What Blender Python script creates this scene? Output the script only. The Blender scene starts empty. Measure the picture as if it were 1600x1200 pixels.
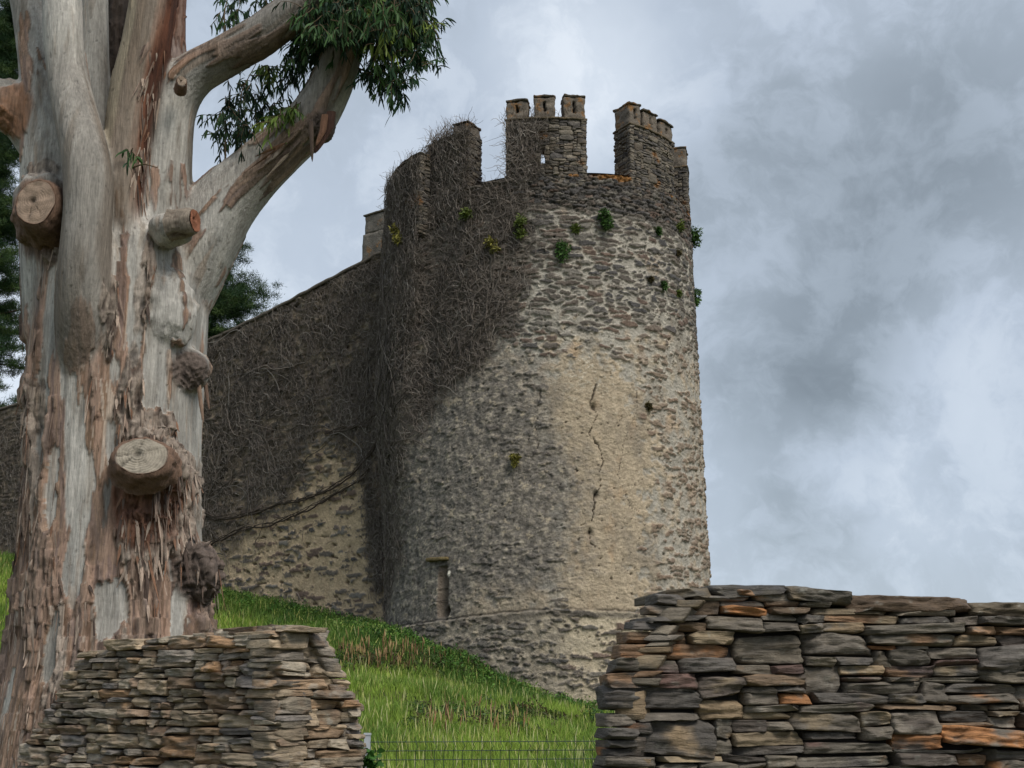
import bpy, math, random
import numpy as np
from mathutils import Vector, Matrix

# ------------------------------------------------------------------ camera, sky, sun
FP = 2000.0; PITCH = math.atan(.245); EYE = np.array([0, 0, 1.6])
scn = bpy.context.scene
cd = bpy.data.cameras.new('camera'); cam = bpy.data.objects.new('camera', cd); scn.collection.objects.link(cam)
cd.sensor_width = 36; cd.lens = 36 * FP / 1600; cd.clip_start = .05; cd.clip_end = 6000
cam.location = EYE; cam.rotation_euler = (math.pi / 2 + PITCH, 0, 0); scn.camera = cam
scn.view_settings.view_transform = 'Standard'; scn.view_settings.look = 'None'
scn.view_settings.exposure = 1.0; scn.view_settings.gamma = 1

def raydir(px, py):
    x = (px - 800) / FP; y = (600 - py) / FP
    return np.array([x, math.cos(PITCH) - y * math.sin(PITCH), math.sin(PITCH) + y * math.cos(PITCH)])
def at(px, py, Y):
    d = raydir(px, py); return d / d[1] * Y + EYE

SUN_EL, SUN_AZ = 50, 142           # azimuth clockwise from +Y
sl = bpy.data.lights.new('sun', 'SUN'); sl.energy = 1.5; sl.angle = math.radians(28); sl.color = (1, .96, .9)
so = bpy.data.objects.new('sun', sl); scn.collection.objects.link(so)
a_, e_ = math.radians(SUN_AZ), math.radians(SUN_EL)
sv = Vector((math.sin(a_) * math.cos(e_), math.cos(a_) * math.cos(e_), math.sin(e_)))
so.rotation_euler = sv.to_track_quat('Z', 'Y').to_euler()

class NT:
    def __init__(s, tree): s.t = tree
    def n(s, typ, **kw):
        nd = s.t.nodes.new(typ)
        for k, v in kw.items(): setattr(nd, k, v)
        return nd
    def inp(s, sock, v):
        if isinstance(v, bpy.types.NodeSocket): s.t.links.new(v, sock)
        elif isinstance(v, (tuple, list)) and sock.type == 'RGBA' and len(v) == 3: sock.default_value = (*v, 1)
        else: sock.default_value = v
    def math(s, op, a, b=0.0, c=0.0, clamp=False):
        nd = s.n('ShaderNodeMath', operation=op, use_clamp=clamp)
        s.inp(nd.inputs[0], a); s.inp(nd.inputs[1], b); s.inp(nd.inputs[2], c); return nd.outputs[0]
    def vm(s, op, a, b=(0, 0, 0)):
        nd = s.n('ShaderNodeVectorMath', operation=op); s.inp(nd.inputs[0], a); s.inp(nd.inputs[1], b)
        return nd.outputs['Value'] if op in ('DOT_PRODUCT', 'DISTANCE', 'LENGTH') else nd.outputs[0]
    def scale(s, a, f):
        nd = s.n('ShaderNodeVectorMath', operation='SCALE'); s.inp(nd.inputs[0], a); s.inp(nd.inputs['Scale'], f); return nd.outputs[0]
    def noise(s, vec, scale, detail=4, rough=.55, out='Fac', dist=0.0):
        nd = s.n('ShaderNodeTexNoise'); s.inp(nd.inputs['Vector'], vec)
        s.inp(nd.inputs['Scale'], scale); s.inp(nd.inputs['Detail'], detail); s.inp(nd.inputs['Roughness'], rough); s.inp(nd.inputs['Distortion'], dist)
        return nd.outputs[out]
    def ramp(s, f, stops, interp='LINEAR'):
        nd = s.n('ShaderNodeValToRGB'); nd.color_ramp.interpolation = interp
        el = nd.color_ramp.elements
        while len(el) < len(stops): el.new(.5)
        for e, (p, c) in zip(el, stops): e.position = p; e.color = (*c, 1) if len(c) == 3 else c
        s.inp(nd.inputs[0], f); return nd.outputs[0]
    def mr(s, v, a, b, c=0.0, d=1.0, smooth=True):
        nd = s.n('ShaderNodeMapRange'); nd.interpolation_type = 'SMOOTHSTEP' if smooth else 'LINEAR'
        for i, x in zip((0, 1, 2, 3, 4), (v, a, b, c, d)): s.inp(nd.inputs[i], x)
        return nd.outputs[0]
    def mix(s, f, a, b, mode='MIX'):
        nd = s.n('ShaderNodeMix', data_type='RGBA', blend_type=mode)
        s.inp(nd.inputs[0], f); s.inp(nd.inputs[6], a); s.inp(nd.inputs[7], b); return nd.outputs[2]

world = bpy.data.worlds.new('World'); scn.world = world; world.use_nodes = True
wt = world.node_tree; wt.nodes.clear(); W = NT(wt)
tc = W.n('ShaderNodeTexCoord').outputs['Generated']
sky = W.n('ShaderNodeTexSky'); sky.sky_type = 'NISHITA'; sky.sun_disc = False
sky.sun_elevation = e_; sky.sun_rotation = a_
bg1 = W.n('ShaderNodeBackground'); W.inp(bg1.inputs[0], sky.outputs[0]); bg1.inputs[1].default_value = .08
warp = W.noise(tc, 3.2, 5, .6, 'Color')
wv = W.vm('ADD', tc, W.scale(W.vm('SUBTRACT', warp, (.5, .5, .5)), .16))
# cloud masses: direction in the sky, angular radius, brightness
blobs = [(1270, 330, .17, -.15), (1320, 540, .10, -.17), (1130, 260, .10, -.06), (1560, 120, .16, -.13), (1230, 640, .08, -.14), (1440, 300, .13, -.08),
         (930, 60, .09, .20), (1020, 130, .07, .12), (1460, 830, .07, .12), (1340, 870, .03, .12), (1300, 620, .04, -.08), (1240, 850, .05, -.20), (1560, 690, .08, .05), (1380, 700, .05, .06), (1500, 780, .045, -.12), (1290, 790, .03, .12),
         (1590, 480, .07, .04), (400, 500, .2, .08), (330, 60, .14, -.05), (640, 330, .16, .04), (30, 500, .2, .16), (1500, 1000, .3, -.02)]
b = W.noise(wv, 4.6, 7, .56)
b = W.math('MULTIPLY_ADD', W.math('SUBTRACT', b, .5), .40, .60)
b2 = W.noise(W.vm('ADD', wv, W.scale(W.vm('SUBTRACT', W.noise(tc, 11, 4, .6, 'Color'), (.5, .5, .5)), .05)), 15, 8, .62)
b = W.math('MULTIPLY_ADD', W.mr(b2, .40, .62), .13, W.math('SUBTRACT', b, .065))
for px, py, r, s in blobs:
    d = raydir(px, py); d = d / np.linalg.norm(d)
    b = W.math('MULTIPLY_ADD', W.mr(W.vm('DISTANCE', wv, tuple(d)), r * 1.25, r * .1), s, b)
ccol = W.ramp(b, [(0, (.085, .10, .115)), (.22, (.125, .147, .168)), (.40, (.185, .215, .248)), (.60, (.262, .300, .352)), (.80, (.352, .390, .438)), (1, (.46, .49, .525))])
bg2 = W.n('ShaderNodeBackground'); W.inp(bg2.inputs[0], ccol); bg2.inputs[1].default_value = 1.0
mx = W.n('ShaderNodeMixShader'); mx.inputs[0].default_value = .92
wt.links.new(bg1.outputs[0], mx.inputs[1]); wt.links.new(bg2.outputs[0], mx.inputs[2])
wo = W.n('ShaderNodeOutputWorld'); wt.links.new(mx.outputs[0], wo.inputs[0])

# ------------------------------------------------------------------ numpy helpers
RG = np.random.default_rng(11)
PERM = np.random.default_rng(5).permutation(256).astype(np.int32); PERM = np.concatenate([PERM, PERM, PERM])
GR = np.random.default_rng(6).normal(size=(256, 3)); GR = (GR / np.linalg.norm(GR, axis=1)[:, None]).astype(np.float32)
def pn(x, y, z, seed=0):
    x = np.asarray(x, np.float32) + seed * 17.31; y = np.asarray(y, np.float32) + seed * 3.7; z = np.asarray(z, np.float32) - seed * 9.1
    x, y, z = np.broadcast_arrays(x, y, z)
    xi = np.floor(x); yi = np.floor(y); zi = np.floor(z); fx = x - xi; fy = y - yi; fz = z - zi
    X = xi.astype(np.int32) & 255; Y = yi.astype(np.int32) & 255; Z = zi.astype(np.int32) & 255
    u = fx * fx * fx * (fx * (fx * 6 - 15) + 10); v = fy * fy * fy * (fy * (fy * 6 - 15) + 10); w = fz * fz * fz * (fz * (fz * 6 - 15) + 10)
    r = 0
    for i in (0, 1):
        for j in (0, 1):
            pij = PERM[PERM[X + i] + Y + j]
            for k in (0, 1):
                g = GR[PERM[pij + Z + k]]
                d = g[..., 0] * (fx - i) + g[..., 1] * (fy - j) + g[..., 2] * (fz - k)
                r = r + d * (u if i else 1 - u) * (v if j else 1 - v) * (w if k else 1 - w)
    return r * 1.6
def fbm(x, y, z, oct=4, seed=0, gain=.5):
    r = 0; a = 1; s = 0
    for o in range(oct):
        r = r + a * pn(x * 2 ** o, y * 2 ** o, z * 2 ** o, seed + o * 1.3); s += a; a *= gain
    return r / s
def ridged(x, y, z, oct=3, seed=0):
    r = 0; a = 1; s = 0
    for o in range(oct):
        r = r + a * (1 - 2 * np.abs(pn(x * 2 ** o, y * 2 ** o, z * 2 ** o, seed + o * 1.3))); s += a; a *= .5
    return r / s
def ss(x, a, b):
    t = np.clip((x - a) / (b - a), 0, 1); return t * t * (3 - 2 * t)
def lerp(a, b, t):
    t = np.asarray(t)[..., None] if np.ndim(t) and np.ndim(a) != np.ndim(t) or np.ndim(t) else t
    return a + (b - a) * t
def C(*c): return np.array([(v / 255.) ** 2.2 for v in c], np.float32)

def mesh(name, V, F, mat, parent=None, col=None, smooth=True, F3=None, attrs=None):
    """one mesh object from numpy arrays; F quads (n,4), F3 triangles (n,3)"""
    V = np.asarray(V, np.float32); me = bpy.data.meshes.new(name)
    me.vertices.add(len(V)); me.vertices.foreach_set('co', V.ravel())
    q = np.asarray(F, np.int32).reshape(-1, 4) if F is not None else np.zeros((0, 4), np.int32)
    t = np.asarray(F3, np.int32).reshape(-1, 3) if F3 is not None else np.zeros((0, 3), np.int32)
    me.loops.add(q.size + t.size); me.loops.foreach_set('vertex_index', np.concatenate([q.ravel(), t.ravel()]))
    me.polygons.add(len(q) + len(t))
    me.polygons.foreach_set('loop_start', np.concatenate([np.arange(len(q)) * 4, q.size + np.arange(len(t)) * 3]).astype(np.int32))
    try: me.polygons.foreach_set('loop_total', np.concatenate([np.full(len(q), 4), np.full(len(t), 3)]).astype(np.int32))
    except Exception: pass
    me.polygons.foreach_set('use_smooth', np.full(len(q) + len(t), smooth))
    if col is not None:
        ca = me.color_attributes.new('col', 'FLOAT_COLOR', 'POINT')
        c4 = np.ones((len(V), 4), np.float32); c4[:, :3] = np.clip(col, 0, 1); ca.data.foreach_set('color', c4.ravel())
    me.update(); me.validate()
    o = bpy.data.objects.new(name, me); scn.collection.objects.link(o)
    if mat: me.materials.append(mat)
    if parent: o.parent = parent
    return o
def empty(name, loc=(0, 0, 0)):
    o = bpy.data.objects.new(name, None); o.empty_display_size = .2; scn.collection.objects.link(o); o.location = loc
    bpy.context.view_layer.update(); return o
def tag(o, label=None, cat=None, group=None, kind=None):
    for k, v in (('label', label), ('category', cat), ('group', group), ('kind', kind)):
        if v: o[k] = v
    return o
def thing(name, label, cat, loc=(0, 0, 0), group=None): return tag(empty(name, loc), label, cat, group)
def keep(o, parent):
    """parent a mesh whose vertices are in world space"""
    o.parent = parent; o.matrix_parent_inverse = Matrix.Translation(-Vector(parent.location)); return o
def gridq(nu, nv, wrap=False):
    i = np.arange(nu if wrap else nu - 1); j = np.arange(nv - 1); I, J = np.meshgrid(i, j, indexing='ij'); I2 = (I + 1) % nu
    return np.stack([I * nv + J, I2 * nv + J, I2 * nv + J + 1, I * nv + J + 1], -1).reshape(-1, 4)
def rand_unit(n, rg=RG):
    v = rg.normal(size=(n, 3)); return v / np.linalg.norm(v, axis=1)[:, None]
def norm(v): return v / np.maximum(np.linalg.norm(v, axis=-1, keepdims=True), 1e-9)

def tubes(P, R, k=3, ref=None):
    """P (n,m,3) polylines, R (n,m) radii -> verts, quads"""
    n, m, _ = P.shape; T = np.gradient(P, axis=1); T = norm(T)
    ref = np.where(np.abs(T[..., 2:3]) > .9, np.array([1., 0, 0]), np.array([0, 0, 1.])) if ref is None else np.array(ref) + 0 * T
    A = norm(np.cross(T, ref)); B = np.cross(T, A)
    ang = np.arange(k) * 2 * math.pi / k
    V = P[:, :, None] + R[:, :, None, None] * (np.cos(ang)[None, None, :, None] * A[:, :, None] + np.sin(ang)[None, None, :, None] * B[:, :, None])
    b0 = (np.arange(n) * m * k)[:, None, None]; r = (np.arange(m - 1) * k)[None, :, None]; c = np.arange(k)[None, None, :]; c2 = (c + 1) % k
    Q = np.stack([b0 + r + c, b0 + r + c2, b0 + r + k + c2, b0 + r + k + c], -1).reshape(-1, 4)
    return V.reshape(-1, 3), Q

# ------------------------------------------------------------------ materials
def material(name, rough=.85, tint=True, bump=None, base=(.3, .3, .3), var=None, spec=.3, sub=None, alt=None):
    """albedo from the mesh's own colour attribute (or base), broken up by noise; bump = [(scale vector, strength, detail)]"""
    m = bpy.data.materials.new(name); m.use_nodes = True; t = m.node_tree; t.nodes.clear(); N = NT(t)
    co = N.n('ShaderNodeTexCoord').outputs['Object']
    if tint: c = N.n('ShaderNodeVertexColor', layer_name='col').outputs[0]
    else: c = N.mix(0, base, base)
    for sc, lo, hi, det in (var or []):
        vv = N.vm('MULTIPLY', co, sc) if isinstance(sc, tuple) else N.scale(co, sc)
        f = N.noise(vv, 1, det, .6); g = N.mr(f, .3, .7, lo, hi, False)
        cc = N.n('ShaderNodeCombineColor'); [N.inp(cc.inputs[i], g) for i in range(3)]
        c = N.mix(1, c, cc.outputs[0], 'MULTIPLY')
    if alt:
        sc, a0, a1, colr, amt = alt
        c = N.mix(N.math('MULTIPLY', N.mr(N.noise(co, sc, 6, .65), a0, a1), amt), c, colr)
    p = N.n('ShaderNodeBsdfPrincipled'); N.inp(p.inputs['Base Color'], c); p.inputs['Roughness'].default_value = rough
    p.inputs['Specular IOR Level'].default_value = spec
    nrm = None
    for sc, st, det in (bump or []):
        vv = N.vm('MULTIPLY', co, sc) if isinstance(sc, tuple) else N.scale(co, sc)
        bn = N.n('ShaderNodeBump'); N.inp(bn.inputs['Height'], N.noise(vv, 1, det, .65)); bn.inputs['Distance'].default_value = st; bn.inputs['Strength'].default_value = 1
        if nrm: t.links.new(nrm, bn.inputs['Normal'])
        nrm = bn.outputs[0]
    if nrm: t.links.new(nrm, p.inputs['Normal'])
    out = N.n('ShaderNodeOutputMaterial')
    if sub:
        tr = N.n('ShaderNodeBsdfTranslucent'); N.inp(tr.inputs[0], c); ms = N.n('ShaderNodeMixShader'); ms.inputs[0].default_value = sub
        t.links.new(p.outputs[0], ms.inputs[1]); t.links.new(tr.outputs[0], ms.inputs[2]); t.links.new(ms.outputs[0], out.inputs[0])
    else: t.links.new(p.outputs[0], out.inputs[0])
    return m
M_mas = material('old_masonry', .92, bump=[(14, .045, 5), (60, .012, 3)], var=[(5, .82, 1.2, 5), (35, .8, 1.22, 4)])
M_blk = material('rendered_block', .9, bump=[(9, .05, 5), (50, .012, 3)], var=[(3.5, .72, 1.25, 5), (30, .82, 1.2, 4)], alt=(3.4, .53, .63, (.26, .12, .03), .7))
M_slate = material('slate_stone', .72, bump=[((16, 16, 100), .016, 6), (90, .004, 4)], var=[((9, 9, 70), .66, 1.34, 6), (26, .8, 1.22, 6)], spec=.4, alt=(9, .60, .74, (.33, .32, .27), .35))
M_core = material('soil_stone_core', .95, tint=False, base=(.035, .03, .026))  # dark brown soil and stone filling behind the dry stone faces
M_ivy = material('dead_ivy_wood', .9)
M_leaf = material('leaf', .6, spec=.22, sub=.22)
M_grass = material('grass_blade', .6, sub=.3)
M_bark = material('eucalyptus_bark', .82, bump=[((38, 38, 4.5), .022, 6), (110, .004, 3)], var=[((16, 16, 1.8), .78, 1.2, 6), ((70, 70, 6), .74, 1.22, 5), (28, .88, 1.1, 5)])
M_cut = material('cut_wood', .85, bump=[(70, .006, 4)], var=[(25, .8, 1.2, 4)])
M_metal = material('galvanised_metal', .45, tint=False, base=(.50, .53, .56), var=[(12, .85, 1.1, 3)])
M_wire = material('green_wire', .5, tint=False, base=(.035, .055, .045))
M_soil = material('turf_soil', .95, bump=[(6, .08, 5)], var=[(1.3, .7, 1.3, 5), (14, .75, 1.25, 4)])

# ------------------------------------------------------------------ layout
TC = np.array([1.06, 37.98]); D2 = -TC / np.linalg.norm(TC); RT = np.array([-D2[1], D2[0]])   # toward camera, to the right
ZR = 16.1
def radius(z): return 4.82 - .32 * np.clip(z / ZR, -.1, 1.2)
def tpos(a, z, off=0.0):
    """a = angle round the tower (0 faces the camera), z = height, off = outward"""
    r = radius(z) + off + .5 * ss(-a, math.radians(42), math.radians(58)) * ss(z, 5, 11) * ss(-a, 2.6, 2.2); s, c = np.sin(a) * r, np.cos(a) * r
    return np.stack([TC[0] + RT[0] * s + D2[0] * c, TC[1] + RT[1] * s + D2[1] * c, z + 0 * a], -1)
def tz(px, py, R=None):
    d = raydir(px, py); z = 8.
    for _ in range(6):
        r = R if R else float(radius(z)); h = d[:2]; A = h @ h; oc = -TC; B = oc @ h; Cc = oc @ oc - r * r; disc = B * B - A * Cc
        t = (-B - math.sqrt(max(disc, 0))) / A; z = 1.6 + t * d[2]
    q = t * h - TC; return math.atan2(q @ RT, q @ D2), z
WJ = np.array([-4.04, 38.3]); q_ = at(320, 535, 43.5)[:2]; WD = (q_ - WJ) / np.linalg.norm(q_ - WJ); WN = np.array([-WD[1], WD[0]])
if WN @ (-WJ) < 0: WN = -WN
def wpos(s, z, off=0.0):
    return np.stack([WJ[0] + WD[0] * s + WN[0] * off, WJ[1] + WD[1] * s + WN[1] * off, z + 0 * s], -1)
def wz(px, py):
    d = raydir(px, py); t = (WJ @ WN) / (d[:2] @ WN); p = d * t + EYE; return float((p[:2] - WJ) @ WD), float(p[2])
# ground height: thin-plate through measured points
gp = [at(0, 866, 51.7), at(330, 912, 43.5), at(480, 955, 40.2), at(600, 988, 38.0), at(650, 985, 36.9), at(720, 1012, 34.8), at(800, 1062, 33.7), at(870, 1100, 33.3),
      at(950, 1112, 33.6), (6, 36, .9), (12, 40, 0), (0, 0, 0), (-8, 2, 0), (9, 2, 0), (0, 9, 0.02), (-4, 11, .15), (8, 12, 0), at(750, 1215, 19), at(560, 1150, 21), (7, 24, .4), (-12, 14, .6),
      at(10, 1010, 36), at(10, 1130, 22), (-25, 30, 3.2), (0, 45, 4.5), (-10, 60, 8.5), (-30, 70, 9.5), (-40, 45, 6.5), (14, 60, 2), (-25, 10, 1), (22, 20, -1)]
gp = np.array([np.asarray(g, float) for g in gp])
def tpsU(r2): return np.where(r2 > 1e-9, r2 * np.log(np.maximum(r2, 1e-9)), 0) * .5
def _fit():
    P = gp[:, :2]; K = tpsU(((P[:, None] - P[None]) ** 2).sum(-1)) + np.eye(len(P)) * 1.0; Q = np.c_[np.ones(len(P)), P]
    A = np.block([[K, Q], [Q.T, np.zeros((3, 3))]]); return np.linalg.solve(A, np.r_[gp[:, 2], 0, 0, 0])
TPS = _fit()
def terr(x, y):
    x = np.asarray(x, float); y = np.asarray(y, float); xs = np.clip(x, -55, 28); ys = np.clip(y, -4, 75)
    r = 0
    for i, (gx, gy) in enumerate(gp[:, :2]): r = r + TPS[i] * tpsU((xs - gx) ** 2 + (ys - gy) ** 2)
    r = r + TPS[-3] + TPS[-2] * xs + TPS[-1] * ys
    dd = np.hypot(x - xs, y - ys); r = r * np.exp(-dd / 120.)
    near = ss(np.hypot(x, y), 10, 17)
    bank = .22 * ss(y - (27.0 + .25 * x), -.5, .5) - .22 * ss(y - (29.5 + .25 * x), -3, 3)
    return r * near + bank * near + .10 * pn(x * .5, y * .5, 0, 3) * near

# ------------------------------------------------------------------ ground
def axis(lo, hi, st, far):
    m = np.arange(lo, hi + 1e-6, st); o = []; s = st; v = hi
    while v < far: s *= 1.35; v += s; o.append(v)
    o2 = []; s = st; v = lo
    while v > -far: s *= 1.35; v -= s; o2.append(v)
    return np.array(o2[::-1] + list(m) + o)
gx = axis(-34, 14, .3, 1500); gy = axis(8, 60, .3, 1500)
X, Y = np.meshgrid(gx, gy, indexing='ij'); Z = terr(X, Y)
gcol = lerp(C(70, 78, 40), C(92, 84, 58), ss(fbm(X * .6, Y * .6, 0 * X, 4, 2), -.1, .5))
tag(mesh('ground', np.stack([X, Y, Z], -1).reshape(-1, 3), gridq(len(gx), len(gy)), M_soil, col=gcol.reshape(-1, 3)), kind='structure')

# ------------------------------------------------------------------ masonry pattern
def cells(u, v, cw, ch, seed, jit=.42):
    """irregular coursed rubble: returns F1, F2 (metres), id hash 0..1, second hash"""
    row = np.floor(v / ch); best = np.full(u.shape, 9e9); sec = best.copy(); bid = np.zeros(u.shape, np.int64)
    def h(a, b, k): 
        x = np.sin(a * 127.1 + b * 311.7 + k * 74.7 + seed * 13.1) * 43758.5453; return x - np.floor(x)
    for dr in (-1, 0, 1):
        r = row + dr; off = h(r, 0 * r, 9); cwr = cw * (.65 + .9 * h(r, 0 * r, 5)); col = np.floor(u / cwr - off)
        for dc in (-1, 0, 1):
            c = col + dc; cx = (c + off + .5 + (h(r, c, 1) - .5) * 2 * jit) * cwr; cy = (r + .5 + (h(r, c, 2) - .5) * 2 * jit * .7) * ch
            w = .8 + .5 * h(r, c, 3)
            dx = np.abs(u - cx) / (cwr / ch) ; dy = np.abs(v - cy)
            d = (dx ** 2.6 + dy ** 2.6) ** (1 / 2.6) / w
            idn = (r.astype(np.int64) * 7919 + c.astype(np.int64) * 104729)
            m = d < best; sec = np.where(m, best, np.minimum(sec, d)); bid = np.where(m, idn, bid); best = np.where(m, d, best)
    h1 = np.abs(np.sin(bid * 12.9898) * 43758.5453) % 1; h2 = np.abs(np.sin(bid * 78.233) * 12543.123) % 1
    return best, sec, h1, h2
def poly_dist(a, z, pts):
    d = np.full(a.shape, 9e9)
    for (x0, y0), (x1, y1) in zip(pts[:-1], pts[1:]):
        vx, vy = x1 - x0, y1 - y0; t = np.clip(((a - x0) * vx + (z - y0) * vy) / (vx * vx + vy * vy + 1e-9), 0, 1)
        d = np.minimum(d, np.hypot(a - x0 - t * vx, z - y0 - t * vy))
    return d
MORT = C(160, 153, 140); PLAST = C(166, 150, 127)
def rubble_colours(h1, h2):
    pal = np.array([C(98, 93, 88), C(88, 84, 81), C(110, 103, 94), C(103, 93, 84), C(84, 81, 79), C(118, 112, 103), C(106, 98, 89), C(112, 95, 84)])
    c = pal[(h1 * 7.99).astype(int)]; return c * (.82 + .36 * h2)[..., None]

# bounds in (arc metres, height), measured on the photograph
R0 = 4.65
def AZ(px, py): a, z = tz(px, py); return a * R0, z
def edge(pts):
    q = sorted([AZ(*p)[::-1] for p in pts]); zz = np.array([p[0] for p in q]); aa = np.array([p[1] for p in q])
    return lambda z: np.interp(z, zz, aa)
E_grey = edge([(905, 1000), (885, 900), (905, 800), (885, 700), (860, 620), (850, 560), (830, 520)])
E_ivy = edge([(608, 960), (628, 880), (640, 740), (655, 680), (700, 615), (770, 555), (815, 480), (835, 400), (825, 330), (800, 290)])
E_right = edge([(1000, 960), (1000, 800), (1015, 700), (985, 600), (960, 540)])
E_plast = edge([(1000, 950), (870, 930), (860, 600)])
Z_led = lambda am: np.interp(am, [AZ(600, 975)[0], AZ(700, 968)[0], AZ(860, 951)[0], AZ(1000, 957)[0], 7], [AZ(640, 985)[1], AZ(700, 968)[1], AZ(860, 951)[1], AZ(1000, 957)[1], AZ(1000, 957)[1]])
Zt = AZ(870, 545)[1]; Zband = AZ(870, 325)[1]
rimpts = sorted([tz(650, 338), tz(745, 289), tz(790, 279), tz(850, 273), tz(920, 272), tz(985, 277), tz(1040, 300), tz(1072, 326)])
def zrim(a): return np.interp(a, [p[0] for p in rimpts], [p[1] for p in rimpts])
crack = [AZ(*p) for p in [(932, 600), (922, 632), (933, 648), (921, 676), (938, 702), (943, 722), (936, 738), (938, 760), (928, 778), (928, 800), (920, 830), (924, 850), (936, 858)]]
crack2 = [AZ(*p) for p in [(846, 610), (838, 650), (840, 700)]]; crack3 = [AZ(*p) for p in [(995, 610), (996, 640), (985, 665), (975, 690), (966, 740), (985, 790), (1000, 800)]]
crack4 = [AZ(*p) for p in [(858, 512), (872, 522), (884, 532)]]
sl0, sl1 = AZ(683, 930)[0], AZ(698, 930)[0]; slz1, slz0 = AZ(690, 884)[1], AZ(690, 962)[1]

def tower_surface(am, z):
    wa = am + .16 * fbm(am * 1.7, z * 1.7, 0 * z, 4, 1); wz_ = z + .11 * fbm(am * 2.0, z * 2.6, 0 * z, 5, 4)
    f1, f2, h1, h2 = cells(wa, wz_, .54, .150, 1); n_p = fbm(am * 17, z * 21, 0 * z, 3, 24); n_q = fbm(am * 5.5, z * 9, 0 * z, 4, 25)
    g1, g2, k1, k2 = cells(wa, wz_, .30, .10, 2)       # thin courses of the dry top band
    band = ss(z, Zband - .15 + .2 * pn(am, z * 0, 0 * z, 8), Zband + .1 + .2 * pn(am, z * 0, 0 * z, 8))
    gap = f2 - f1; n_s = fbm(am * 9, z * 14, 0 * z, 4, 21); n_m = fbm(am * 3.2, z * 3.2, 0 * z, 4, 22); n_l = fbm(am * .55, z * .55, 0 * z, 4, 23)
    stone = ss(gap + .05 * n_s + .05 * n_q, .018, .042)
    led = Z_led(am); below = ss(led - z, 0, .04)
    # how much of the stones the lime render hides
    Zw = Zt + 1.0 * n_l + .6 * n_m; cover = .42 * ss(Zw - z, -2.4, 1.4) + .10
    cover = cover + .55 * ss(am - E_grey(z), -.6, .5) * ss(E_right(z) - am + .9 * n_m + .9 * n_q, -.9, .9) * ss(Zw - z + 1.2 * n_q, -1.8, 1.8)
    cover = np.maximum(cover, .58 * ss(am - E_right(z), -.5, .5) * (.4 + .6 * ss(Zt + 1.2 - z + n_l, -1, 1)))
    cover = cover + .25 * ss(E_grey(z) - am, 0, 1) * ss(Zt + 1.4 - z, -.5, 1)
    cover = cover * (1 - below) + .52 * below
    show = ss(h1 * .5 + .4 * h2 + .30 * n_m + .42 * n_q + .08 - cover, -.02, .04)
    stone = stone * show
    sb = ss(g2 - g1 + .01 * n_s, .004, .018)
    scol = rubble_colours(h1, h2) * .92 * (1 + .35 * n_s + .25 * n_p)[..., None]; scol = lerp(scol, C(146, 126, 106) * np.ones(am.shape + (1,)), .62 * ss(am - E_right(z), -.4, .4) * ss(Zt + .6 - z, -.8, .8)); bcol = rubble_colours(k1, k2) * .92 * (1 + .3 * n_s)[..., None]
    mcol = lerp(MORT[None] * np.ones(am.shape + (1,)), np.ones(am.shape + (1,)) * PLAST[None], ss(cover + .4 * n_m, .5, .8))
    mcol = mcol * (1.04 + .22 * n_s + .16 * n_m + .28 * n_p)[..., None]; mcol = lerp(mcol, C(206, 197, 178) * np.ones(am.shape + (1,)), .7 * ss(n_q + .5 * n_p, .12, .34) * ss(z - Zt + 1, -1.5, 1.5) + .45 * ss(n_q + .4 * n_p, .2, .4) * below)
    mcol = lerp(mcol, C(172, 128, 84) * np.ones(am.shape + (1,)), .28 * ss(fbm(am * 1.6, z * 1.1, 0 * z, 4, 31), .12, .5) * ss(am, -1.5, 1)); mcol = lerp(mcol, C(120, 112, 100) * np.ones(am.shape + (1,)), .55 * ss(fbm(am * 1.1, z * .8, 0 * z, 5, 35), .02, .42))
    mcol = lerp(mcol, C(186, 170, 142) * (1 + .25 * n_p)[..., None], .75 * below); scol = scol * (1 - .18 * below)[..., None]; col = lerp(mcol, scol, stone); bl = lerp(C(62, 58, 52) * np.ones(am.shape + (1,)), bcol, sb)
    bl = lerp(bl, MORT * .8 * np.ones(am.shape + (1,)), ss(fbm(am * 1.4, z * 2, 0 * z, 3, 37), .2, .35) * .7 * (1 - sb))
    col = lerp(col, bl, band)
    # grey-black lichen and weathering on the north-west side and under the top
    t = E_grey(z) - am + 1.2 * n_l + 1.2 * n_m + .6 * n_q + .5 * n_p
    grey = ss(t, -.9, .7) * ss(Zt + .5 - z, -.6, 1.6)
    up = ss(z + .5 * n_l, Zt, Zt + 4) * (.55 - .35 * ss(am, -1, 2.5))
    lich = fbm(am * 6, z * 6, 0 * z, 5, 41)
    lich = lich * .75 + .5 * n_m; n_w = fbm(am * 4, z * 4.5, 0 * z, 5, 45); gcolr = lerp(C(104, 100, 95) * np.ones(am.shape + (1,)), C(150, 142, 129) * np.ones(am.shape + (1,)), ss(lich + .5 * n_p, .0, .38)); gcolr = lerp(gcolr, C(166, 154, 134) * np.ones(am.shape + (1,)), .8 * ss(n_w + .35 * n_p, .30, .42))
    gcolr = lerp(gcolr, C(64, 62, 60) * np.ones(am.shape + (1,)), ss(-lich - .1 * n_l - .5 * n_p, .08, .34) * .8)
    gcolr = gcolr * np.array([1.10, 1.07, 1.03]) * (1 - .14 * stone)[..., None]
    pale = ss(fbm(am * 1.3, z * 1.8, 0 * z, 4, 43), .34, .46)
    grey = grey * (1 - .75 * pale) * (1 - below * .25) * (1 - .65 * ss(led + .9 - z + .5 * n_m, 0, .5) * ss(am, AZ(700, 950)[0], AZ(760, 950)[0]) * (1 - below))
    greyb = below * ss(AZ(850, 1000)[0] - am + .9 * n_m + .9 * n_q, -.8, .8) * (.5 + .5 * ss(n_p + n_q, -.3, .2))
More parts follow.
